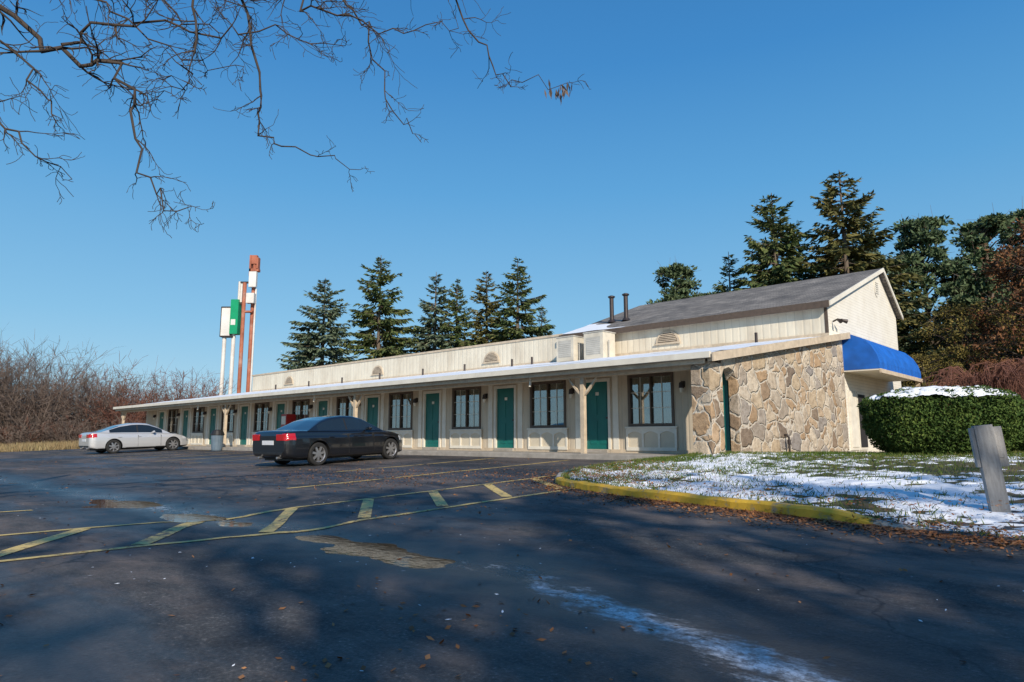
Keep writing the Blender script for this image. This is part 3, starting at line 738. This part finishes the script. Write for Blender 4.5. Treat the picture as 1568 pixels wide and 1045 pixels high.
    for s_ in (-1,1):
        y0,y1=sorted((s_*wrear*.55,s_*wrear*.99)); mb.box(-L/2-.02,-L/2+.06,y0,y1,tail[1]+.0,tail[2]-.02,1)
        mb.tube([(-L/2-.01,s_*.42,.27),(-L/2+.15,s_*.42,.27)],.035,10,2)
        mx=glassx[3]-L/2+.08
        mb.tube([(mx-.05,s_*(Wb*.93),.97),(mx,s_*(Wb+.02),1.0),(mx,s_*(Wb+.10),1.0),(mx,s_*(Wb+.15),1.0)],[.03,.055,.065,.02],10,0)
        for hx in (glassx[0]+.45,glassx[0]+1.35):
            if hx<L-1.4: mb.box(hx-L/2-.09,hx-L/2+.09,min(s_*Wb*.985,s_*(Wb*.985+.025)),max(s_*Wb*.985,s_*(Wb*.985+.025)),.78,.80,0)
        for hx in (chrome[0],glassx[1]-.1):
            mb.box(hx-L/2-.004,hx-L/2+.004,min(s_*(Wb*.93),s_*(Wb*1.002)),max(s_*(Wb*.93),s_*(Wb*1.002)),.30,.86,4)
    mb.box(-L/2-.01,-L/2+.1,-wrear*.9,wrear*.9,.36,.42,4)
    mb.build('trim_parts',[paint,redl,alloy,plate,black],e,bevel=.004)
    for wi,(x,s_) in enumerate([(a,b) for a in ax for b in (-1,1)]):
        mb=MB(); yc=s_*(Wb-.12); prof=[(-.1,wr*.70),(-.105,wr*.9),(-.08,wr*.985),(-.04,wr),(.04,wr),(.08,wr*.985),(.105,wr*.9),(.1,wr*.70)]
        sg=40; vs=[];fs=[]
        for k in range(sg):
            a=2*math.pi*k/sg
            for (yy,r) in prof: vs.append((r*math.cos(a),yy,r*math.sin(a)))
        for k in range(sg):
            for q in range(len(prof)-1): fs.append((k*8+q,k*8+q+1,((k+1)%sg)*8+q+1,((k+1)%sg)*8+q))
        mb.add(vs,fs,0)
        vs=[];fs=[]; prof2=[(.085,wr*.72),(.095,wr*.69),(.07,wr*.64),(-.06,wr*.62)]
        for k in range(sg):
            a=2*math.pi*k/sg
            for (yy,r) in prof2: vs.append((r*math.cos(a),s_*yy,r*math.sin(a)))
        for k in range(sg):
            for q in range(3): fs.append((k*4+q,k*4+q+1,((k+1)%sg)*4+q+1,((k+1)%sg)*4+q))
        mb.add(vs,fs,1)
        mb.tube([(0,s_*-.02,0),(0,s_*.0,0)],wr*.66,30,2)
        mb.tube([(0,s_*.02,0),(0,s_*.085,0)],[wr*.2,wr*.16],16,1)
        nsp=7
        for k in range(nsp):
            a=2*math.pi*k/nsp+.2; d=Vector((math.cos(a),0,math.sin(a))); q=Vector((-math.sin(a),0,math.cos(a)))
            vs=[]
            for (r,hw,yy) in ((wr*.12,.034,.085),(wr*.68,.030,.075)):
                for sx in (-1,1): 
                    for dy in (0,-.04): pp=d*r+q*hw*sx; vs.append((pp.x,s_*(yy+dy),pp.z))
            mb.add(vs,[(0,2,6,4),(1,3,7,5),(0,1,5,4),(2,3,7,6)],1)
        mb.build('wheel_%d'%(wi+1),[tyre,alloy,black],e,smooth=False,loc=(x-L/2,yc,wr))
    return e
bp,nt,p=newmat('black_car_paint'); p.inputs['Base Color'].default_value=(.006,.007,.010,1); p.inputs['Roughness'].default_value=.3; p.inputs['Coat Weight'].default_value=1; p.inputs['Coat Roughness'].default_value=.03
sv,nt,p=newmat('silver_car_paint'); p.inputs['Base Color'].default_value=(.55,.56,.58,1); p.inputs['Metallic'].default_value=.35; p.inputs['Roughness'].default_value=.32; p.inputs['Coat Weight'].default_value=1; p.inputs['Coat Roughness'].default_value=.04
car('black_sedan',bp,18.3,11.7,math.radians(7),
 [(0,.86),(.04,.95),(.12,1.0),(.5,1.015),(1.0,.995),(2.0,.96),(3.2,.95),(3.5,.94),(4.0,.87),(4.35,.77),(4.55,.66),(4.65,.55)],
 [(0,.40),(.06,.30),(.35,.22),(4.3,.19),(4.58,.22),(4.65,.30)],
 [(0,.72),(.06,.79),(.22,.855),(.8,.895),(2.3,.90),(3.8,.89),(4.25,.83),(4.5,.70),(4.65,.52)],
 [(.72,.985),(1.0,1.13),(1.3,1.27),(1.65,1.36),(2.1,1.40),(2.5,1.385),(2.8,1.32),(3.15,1.13),(3.5,.93)],(1.05,3.84),.325,4.65,.90,.60,(1.05,3.20,1.42,2.78),(2.12,),(.30,.74,.93))
car('silver_sedan',sv,38.3,12.75,math.radians(2),
 [(0,.90),(.04,1.0),(.12,1.05),(.5,1.06),(1.0,1.02),(2.0,.97),(3.3,.94),(3.6,.93),(4.1,.86),(4.5,.75),(4.7,.64),(4.8,.55)],
 [(0,.40),(.06,.30),(.35,.22),(4.4,.19),(4.72,.22),(4.8,.30)],
 [(0,.70),(.06,.79),(.25,.86),(.8,.91),(2.3,.92),(3.9,.90),(4.35,.83),(4.65,.68),(4.8,.50)],
 [(.45,1.05),(.9,1.20),(1.35,1.36),(1.9,1.46),(2.3,1.47),(2.7,1.43),(3.1,1.27),(3.7,.93)],(1.05,3.87),.335,4.8,.92,.60,(.85,3.35,1.30,2.78),(2.15,),(.30,.80,.98))

# ------------------------------------------------ VEGETATION
bark=M('bark',(.13,.10,.075),.9,.3,6,.6,30,stretch=(4,4,1)); barkd=M('dark_bark',(.055,.042,.035),.9,.3,8)
spr=foliage('spruce_needles',[(.024,.046,.016),(.06,.092,.030),(.12,.14,.048),(.21,.20,.075)],.35)
sprb=foliage('blue_spruce_needles',[(.034,.060,.040),(.074,.11,.072),(.14,.18,.11),(.23,.25,.165)],.35)
spro=foliage('olive_spruce_needles',[(.034,.040,.013),(.085,.090,.030),(.165,.15,.05),(.26,.20,.08)],.35)
pinef=foliage('pine_needles',[(.026,.052,.026),(.06,.098,.048),(.12,.165,.08),(.20,.24,.125)],.5)
oakf=foliage('russet_leaves',[(.06,.025,.012),(.14,.06,.03),(.23,.11,.05),(.32,.18,.085)],.5)
yellf=foliage('olive_autumn_leaves',[(.05,.045,.012),(.12,.10,.028),(.23,.18,.05),(.32,.24,.08)],.5)
def spruce(seed,H,Rr,dens=1.0,droop=.28,pw=.72):
    rg=np.random.RandomState(seed); C=[];D=[];L=[];Wd=[]
    mb=MB(); mb.tube([(0,0,0),(0.05,0,H*.5),(0,0,H)],[.28,.16,.02],7)
    z=H*.10
    while z<H*.985:
        f=1-z/H; r0=Rr*(f**pw)*(.92+.08*math.sin(z*2.3+seed))
        nb=int(5+6*f)
        for b in range(nb):
            az=rg.uniform(0,2*math.pi); r=r0*rg.uniform(.55,1.20)+.10; zz=z+rg.uniform(-.25,.25)
            up=.45 if f<.25 else .08
            pts=[]
            for q in range(5):
                s_=q/4; pts.append((math.cos(az)*r*s_,math.sin(az)*r*s_,zz+r*(up*s_-droop*s_*(1.3-.9*s_))+.0))
            mb.tube(pts,[.035*f+.02,.03,.025,.02,.008],3,cap=False)
            npz=int(max(4,r/.13*dens))
            for q in range(npz):
                s_=(q+rg.rand())/npz; s_=.15+.85*s_**.8
                i0=min(3,int(s_*4)); t=s_*4-i0; pa=np.array(pts[i0]);pb=np.array(pts[i0+1]); c=pa+(pb-pa)*t
                for sd in (-1,1,0):
                    sw=rg.uniform(.5,1.2)*sd; a2=az+sw; ll=rg.uniform(.35,.80)*(1.15-.55*s_)*(.5+.55*min(1,r/2.2))
                    d=np.array([math.cos(a2),math.sin(a2),rg.uniform(-1.15,.05)+(.6 if f<.2 else 0)])
                    C.append(c+d*ll*.42); D.append(d); L.append(ll); Wd.append(ll*rg.uniform(.24,.42))
        z+=.30+.14*rg.rand()
    V,F=cards(np.array(C),np.array(D),np.array(L),np.array(Wd))
    tv=np.array(mb.v); tf=np.array([f for f in mb.f if len(f)==4]); 
    return np.vstack([V,tv]),np.vstack([F,tf+len(V)]),np.concatenate([np.zeros(len(F)),np.ones(len(tf))])
SP=[spruce(s,18,r,1.0,d,pw) for s,r,d,pw in ((1,5.0,.28,.72),(2,5.4,.35,.66),(3,4.6,.22,.78))]
spm={}
def put_spruce(x,y,top,var,mat,wscale=1,name='spruce_tree'):
    key=(var,mat.name)
    if key not in spm: V,F,mi=SP[var]; spm[key]=npmesh('spruce_mesh',V,F,[mat,bark],mi)
    s_=(top-.4)/18; obj(name,spm[key],loc=(x,y,.35),rot=(0,0,U(0,6.28)),scale=(s_*wscale,s_*wscale,s_))
for a in ((-19.6,70,17.8,1,sprb,1.3),(-14.2,72,20.8,1,spr,1.15),(-8.3,73,19.2,2,sprb,1.25),(-6.0,73,18.4,0,spr,1.0),(-2.8,74,19.6,2,spro,1.25),(.6,70,19.9,0,spr,1.25),(3.3,75,16.0,2,sprb,.9),
          (20.6,52,20.4,1,spr,1.15),(25.6,51,21.9,1,spro,1.25),(23.2,57,20.5,0,spr,1.2),(28.6,54,19.5,1,sprb,1.15),(18.6,57,17.0,2,spr,1.1),(31.0,57,17.5,0,spr,1.1)):
    put_spruce(*a)
def clumpy(seed,H,Rr,z0f,ncl,nleaf,lsz,crad,flat=.55,trunk=.3,shape='round'):
    rg=np.random.RandomState(seed); mb=MB()
    mb.tube([(0,0,0),(.1,.05,H*.4),(0,.1,H*.75),(0,0,H*.96)],[trunk,trunk*.75,trunk*.4,.04],8)
    C=[];D=[];L=[]
    for k in range(ncl):
        f=rg.rand(); z=H*(z0f+(1-z0f)*f)
        if shape=='round': rr=Rr*math.sqrt(max(.05,1-((f-.4)/.62)**2))
        else: rr=Rr*(1-f*.85)**.8
        az=rg.uniform(0,6.283); r=rr*math.sqrt(rg.uniform(.15,1.15)); c=np.array([r*math.cos(az),r*math.sin(az),z])
        zs=max(.12*H,z-r*rg.uniform(.3,.7)); mid=c*.5; mid[2]=(zs+z)/2+.12*r
        mb.tube([(0,0,zs),tuple(mid),tuple(c)],[.09,.05,.015],4,cap=False)
        for q in range(3):
            e_=c+rg.normal(0,crad*.6,3); mb.tube([tuple(c),tuple(e_)],[.02,.008],3,cap=False)
        cr=crad*rg.uniform(.5,1.3); nl=int(nleaf*rg.uniform(.6,1.2))
        p=rg.normal(size=(nl,3)); p/=np.linalg.norm(p,axis=1,keepdims=True); p*=cr*(rg.rand(nl,1)**.45); p[:,2]*=flat
        C.append(c+p); d=p+rg.normal(0,.35,(nl,3)); d[:,2]+=.15; D.append(d); L.append(rg.uniform(.6,1.3,nl)*lsz)
    C=np.vstack(C);D=np.vstack(D);L=np.concatenate(L)
    V,F=cards(C,D,L,L*.42); tv=np.array(mb.v); tf=np.array([f for f in mb.f if len(f)==4])
    return np.vstack([V,tv]),np.vstack([F,tf+len(V)]),np.concatenate([np.zeros(len(F)),np.ones(len(tf))])
PV=clumpy(11,17,5.6,.22,135,150,.40,1.0,.42,.35,'cone'); OV=clumpy(12,13,5.2,.10,190,130,.25,.95,.8,.35)
pm=npmesh('pine',PV[0],PV[1],[pinef,bark],PV[2]); om=npmesh('oak',OV[0],OV[1],[oakf,barkd],OV[2]); ym=npmesh('oliv',OV[0],OV[1],[yellf,barkd],OV[2])
def put(name,me,x,y,s_,sz=None): obj(name,me,loc=(x,y,.3),rot=(0,0,U(0,6.28)),scale=(s_,s_,sz or s_))
put('pine_tree',pm,14.8,60,.85,.94); put('pine_tree',pm,18.6,64,.8,.84); put('pine_tree',pm,34.0,55,1.0,1.10); put('pine_tree',pm,38.6,54,1.0,1.08); put('pine_tree',pm,43.5,55,1.05,1.14); put('pine_tree',pm,31.5,60,.9,1.0)
put('russet_oak_tree',om,33.6,41,1.0,1.08); put('autumn_tree',ym,30.2,45,.8,.72); put('autumn_tree',ym,26.0,43,.55,.45); put('autumn_tree',ym,37.5,47,.8,.85)
put('russet_oak_tree',om,28.5,40,.45,.4)
for x,y,s_ in ((41,60,.9),(46,62,1.0),(50,58,1.0),(22,70,.9)): put('pine_tree',pm,x,y,s_)

def thicket(seed,items,name,mats,stems=26,spread=.33,tw=1.0):
    rg=np.random.RandomState(seed)
    A=[];Bq=[];W1=[];mm=[]
    for (x,y,h,m) in items:
        for s_ in range(stems):
            p=np.array([x+rg.normal(0,.35),y+rg.normal(0,.35),.2]); d=np.array([rg.normal(0,spread),rg.normal(0,spread),1.0]); hh=h*rg.uniform(.6,1.0)/math.sqrt(1+.6*(d[0]**2+d[1]**2)); seg=5
            for q in range(seg):
                d=d+rg.normal(0,.13,3)*[1,1,.3]; p2=p+d/np.linalg.norm(d)*hh/seg
                A.append(p);Bq.append(p2);W1.append(.03*(1-q/seg)+.012); mm.append(m)
                if q>=1:
                    for t in range(5):
                        dd=d/np.linalg.norm(d)+rg.normal(0,.7,3); ll=hh*.15*rg.uniform(.5,1.3); pa=p+(p2-p)*rg.rand(); pb=pa+dd/np.linalg.norm(dd)*ll
                        A.append(pa);Bq.append(pb);W1.append(.016*tw); mm.append(m)
                        for t2 in range(2):
                            d3=dd+rg.normal(0,.7,3); pc=pa+(pb-pa)*rg.rand(); A.append(pc);Bq.append(pc+d3/np.linalg.norm(d3)*ll*.7);W1.append(.013*tw); mm.append(m)
                p=p2
    A=np.array(A);Bq=np.array(Bq);W1=np.array(W1)[:,None]
    d=Bq-A; s=np.cross(d,rg.normal(size=d.shape)); s/=np.linalg.norm(s,axis=1,keepdims=True)+1e-9
    V=np.stack([A-s*W1,A+s*W1,Bq+s*W1*.5,Bq-s*W1*.5],1).reshape(-1,3); F=np.arange(len(V)).reshape(-1,4)
    return obj(name,npmesh(name,V,F,mats,np.array(mm)))
tw1=foliage('twigs_greybrown',[(.07,.05,.045),(.13,.10,.085),(.20,.155,.13)],.2); tw2=foliage('twigs_russet',[(.08,.036,.026),(.16,.072,.052),(.24,.125,.09)],.2)
items=[]
for k in range(40):
    x=-58+33*k/40+U(-.9,.9); y=U(57,68)
    f=(x+50)/24; h=10.2-3.8*max(0,min(1.2,f))+U(-2.6,1.3)
    items.append((x*y/62,y,h,0 if R()>.05+.75*max(0,f) else 1))
thicket(5,items,'bare_shrub_thicket',[tw1,tw2],42,.40)
items=[(x,U(55,57),U(1.2,3.4),0 if R()<.6 else 1) for x in np.linspace(-56,-26,50)]
thicket(6,items,'undergrowth',[tw1,tw2],26,.5)
n_=16000; uu=np.random.uniform(50.5,60,n_); vv=np.random.uniform(-5,16,n_); hh=np.random.uniform(.15,.75,n_)
C=np.stack([-uu,vv,np.array([base(q) for q in vv])-.08+hh*.4],1); Dd=np.random.normal(0,.3,(n_,3)); Dd[:,2]=1
V,F=cards(C,Dd,hh,.035); dg_=foliage('dry_grass_blades',[(.14,.10,.045),(.24,.17,.085),(.32,.25,.14),(.17,.17,.06)],.4)
obj('dry_grass',npmesh('dry_grass',V,F,[dg_]),rot=(0,0,TH))
def weeping(x,y,H,Rr,seed):
    rg=random.Random(seed); mb=MB(); mb.tube([(0,0,0),(.1,0,H*.5),(0,0,H*.8)],[.16,.12,.07],7)
    for k in range(170):
        az=rg.uniform(0,6.28); r=Rr*rg.uniform(.4,1); top=H*rg.uniform(.75,1.0); pts=[]
        for q in range(8):
            t=q/7; rr=r*min(1,t*1.5)**.8; zz=H*.6+(top-H*.6)*math.sin(min(1,t*1.6)*math.pi/2)-max(0,t-.45)**1.3*H*rg.uniform(.9,1.2)
            pts.append((rr*math.cos(az+.3*t)+rg.uniform(-.06,.06),rr*math.sin(az+.3*t)+rg.uniform(-.06,.06),max(.1,zz)))
        mb.tube(pts,[.03,.022,.018,.015,.012,.01,.008,.006],3,cap=False)
        for q in range(2,8):
            for z_ in range(2):
                a=Vector(pts[q]); d=Vector((rg.uniform(-.4,.4),rg.uniform(-.4,.4),rg.uniform(-.7,.1))); mb.tube([a,a+d*.4,a+d*.6+Vector((0,0,-.25))],[.009,.007,.004],3,cap=False)
    mb.build('branches',[tw2],empty('weeping_cherry_tree',loc=(x,y,.4)))
weeping(18.2,26.0,3.6,2.6,1); weeping(21.6,27.5,4.1,3.0,2)

hp=W(3.75,19.2)
def hedge(name,loc,a,b,h,rot,seed,sn,pw=3.0):
    rg=np.random.RandomState(seed); n=60000
    p=rg.normal(size=(n,3)); p/=np.sum(np.abs(p)**pw,axis=1,keepdims=True)**(1/pw)
    rad=1-.28*rg.rand(n)**2
    lump=np.array([1+.07*nz(x*2.1,y*2.1,z*2.1+seed)+.06*nz(x*6,y*6,z*6) for x,y,z in p]); s_=rad*lump
    zc=p[:,2]*s_; tap=.78+.26*(zc*.5+.5)
    P=np.stack([p[:,0]*s_*a*tap,p[:,1]*s_*b*tap,h*.5+zc*h*.5],1); P=P[P[:,2]>.02]; n=len(P)
    D=rg.normal(size=(n,3)); D[:,2]+=.4
    V,F=cards(P,D,rg.uniform(.05,.10,n),rg.uniform(.022,.045,n))
    hm=foliage('yew_leaves',[(.014,.028,.006),(.036,.074,.015),(.08,.13,.028),(.16,.21,.045)],1.6)
    e_=empty(name,loc=loc,rot=(0,0,rot)); obj('foliage',npmesh('hedge_foliage',V,F,[hm]),parent=e_)
    mb=MB()
    for k in range(26):
        x,y=rg.uniform(-.5,.5)*a,rg.uniform(-.5,.5)*b; mb.tube([(x*.3,y*.3,0),(x,y,h*.4),(x*1.5,y*1.5,h*.8)],[.04,.025,.01],5)
    mb.build('stems',[barkd],e_)
    us=np.linspace(-1,1,110); V=[];K=[]
    for X in us:
        for Y_ in us:
            qq=(abs(X)**pw+abs(Y_)**pw)**(1/pw); q=min(.985,qq); zt=h*.5+h*.5*(1-q**pw)**(1/pw)*(1+.07*nz(X*2.1,Y_*2.1,2.1+seed)+.06*nz(X*6,Y_*6,6))
            t=sn+.09*nz(X*2.0,Y_*2.0,seed+5)+.10*nz(X*9,Y_*9,seed)+.06*nz(X*22,Y_*22,seed)
            V.append((X*a,Y_*b,zt+max(-.12,min(.02,t)))); K.append(qq<.86)
    V=np.array(V); K=np.array(K); i,j=np.meshgrid(np.arange(109),np.arange(109),indexing='ij'); q=(i*110+j).ravel()
    F=np.stack([q,q+110,q+111,q+1],1); F=F[K[F].all(1)]
    obj('snow_cap',npmesh('hedge_snow',V,F,[snow],smooth=True),parent=e_)
hedge('hedge',(hp.x-.02,hp.y,.50),1.80,1.3,1.72,math.radians(-12),3,-.012)
hp2=W(3.2,22.6); hedge('hedge',(hp2.x+2.2,hp2.y+.9,.5),1.4,1.1,1.40,math.radians(-43),4,-.01)

# ------------------------------------------------ bare tree overhead
def grow(mb,p,d,L,r,depth,droop=.07,sides=5,child=2):
    seg=6; pts=[p.copy()]; rad=[r]; d=d.normalized(); ch=[]
    for q in range(seg):
        d=(d+Vector((random.gauss(0,.26),random.gauss(0,.26),random.gauss(0,.22)-droop*(1 if q<seg-2 else -1.2)))).normalized()
        p=p+d*L/seg; pts.append(p.copy()); rad.append(max(.0022,r*(1-.7*(q+1)/seg))); ch.append((p.copy(),d.copy(),rad[-1]))
    mb.tube(pts,rad,sides,cap=False)
    if depth:
        for (pp,dd,rr) in ch:
            for k in range(child):
                if R()<.52:
                    s_=Vector((random.gauss(0,1),random.gauss(0,.7),random.gauss(0,.7))); nd=(dd*.9+s_.normalized()*.8)
                    grow(mb,pp,nd,L*U(.2,.62),rr*.8,depth-1,droop,max(3,sides-1),child)
bt=empty('bare_tree'); mb=MB()
trunk=[(-8.2,1.5,0),(-8.0,1.6,2),(-7.8,1.8,4.2),(-7.6,2.0,6.5),(-7.4,2.2,9)]
mb.tube(trunk,[.34,.27,.23,.17,.09],12)
def limb(wp,r0,r1,kids,kl,depth=1,sides=6,n=5,jit=.035):
    c=[]; P=[Vector(p) for p in wp]; P=[P[0]*2-P[1]]+P+[P[-1]*2-P[-2]]
    for i in range(1,len(P)-2):
        for k in range(n):
            t=k/n; a,b,cc,d=P[i-1:i+3]; q=.5*((2*b)+(cc-a)*t+(2*a-5*b+4*cc-d)*t*t+(3*b-a-3*cc+d)*t**3)
            c.append(q+Vector((random.gauss(0,jit),random.gauss(0,jit),random.gauss(0,jit))))
    c.append(P[-2]); m=len(c); rad=[r0+(r1-r0)*(i/(m-1))**.8 for i in range(m)]
    mb.tube(c,rad,sides,cap=False)
    for i in range(1,m):
        t=(c[i]-c[i-1]).normalized()
        for k in range(kids):
            if R()<.60:
                s_=Vector((random.gauss(0,1),random.gauss(0,.8),random.gauss(-.1,.7))).normalized()
                grow(mb,c[i],t*.8+s_,kl*U(.4,1.3)*(1-.55*i/m),rad[i]*.5+.0012,depth)
limb([(-7.7,1.8,5),(-6.2,3.5,5.9),(-4.6,5,6.0),(-2.8,5.9,6.0),(-1.2,6.1,5.9),(.2,6.2,5.8)],.10,.02,2,.8,1)
limb([(-7.8,1.8,4.4),(-6.2,3.8,5.1),(-4.85,5.4,4.94),(-3.9,5.5,4.29),(-3.4,5.5,4.14),(-3.23,5.5,3.72),(-3.04,5.5,3.08),(-2.7,5.5,2.88)],.038,.003,2,.65)
limb([(-3.4,5.9,6.0),(-2.81,6.5,5.58),(-2.58,6.5,4.57),(-2.49,6.5,4.04),(-2.05,6.5,3.83),(-1.52,6.5,3.66)],.020,.003,1,.55)
limb([(-2.0,6.0,5.9),(-1.65,6,5.22),(-1.32,6,4.69),(-1.12,6,4.03),(-.84,6,3.72)],.013,.003,1,.4)
limb([(-1.2,6.1,5.9),(-.59,6,5.22),(-.27,6,4.69),(-.05,6,4.36),(.47,6,4.29)],.012,.003,1,.42)
limb([(-7.6,2,3.6),(-5.4,4.5,4.0),(-4.31,5,3.75),(-3.85,5,3.35),(-3.37,5,2.97)],.026,.003,2,.5)
limb([(-3.6,5.4,6.0),(-2.62,5,4.8),(-2.49,5,4.02),(-2.62,5,3.75),(-2.75,5,3.65)],.016,.003,2,.45)
limb([(-3.9,5.5,4.35),(-3.3,5.4,4.55),(-2.6,5.5,4.5),(-2.0,5.6,4.55),(-1.5,5.7,4.5)],.015,.003,2,.55)
limb([(-2.6,6.0,5.9),(-2.0,5.9,5.1),(-1.6,5.8,4.85),(-1.0,5.8,4.75),(-.5,5.9,4.8)],.014,.003,2,.5)
limb([(-5.2,4.6,5.9),(-4.4,5.2,5.1),(-3.7,5.4,4.9),(-2.9,5.5,4.95),(-2.3,5.6,4.8)],.020,.004,2,.6)
limb([(-4.6,5.0,6.0),(-3.6,5.6,5.2),(-3.1,5.8,4.9),(-2.7,5.9,4.75)],.016,.004,2,.5)
limb([(-6.4,3.6,5.0),(-5.2,5.0,4.7),(-4.5,5.3,4.5),(-4.0,5.4,3.95),(-3.8,5.4,3.6)],.020,.004,2,.55)
limb([(-5.6,4.2,5.9),(-4.9,5.0,5.3),(-4.2,5.3,5.0),(-3.5,5.5,4.7),(-2.9,5.6,4.35),(-2.4,5.7,4.3)],.018,.003,2,.5)
mb.build('trunk_and_branches',[barkd],bt,smooth=True)
n_=26; C=np.random.normal(0,.06,(n_,3))*[1.2,1,.5]+[.42,6,4.22]; Dd=np.random.normal(0,.25,(n_,3)); Dd[:,2]=-1
V,F=cards(C,Dd,.10,.022); obj('seed_clusters',npmesh('seed_clusters',V,F,[tw1]),parent=bt)

SH=clumpy(21,14,6.0,.22,70,20,.52,1.1,.8,.35)
shm=npmesh('shade',SH[0],SH[1],[yellf,barkd],SH[2])
for x,y,s_ in ((-6,-15,.95),(3.5,-13,.9),(12,-15,1.0),(19,-10,.9),(-15,-12,.9),(8,-20,1.2),(-2,-22,1.15),(26,-6,.9)): put('shade_tree',shm,x,y,s_)
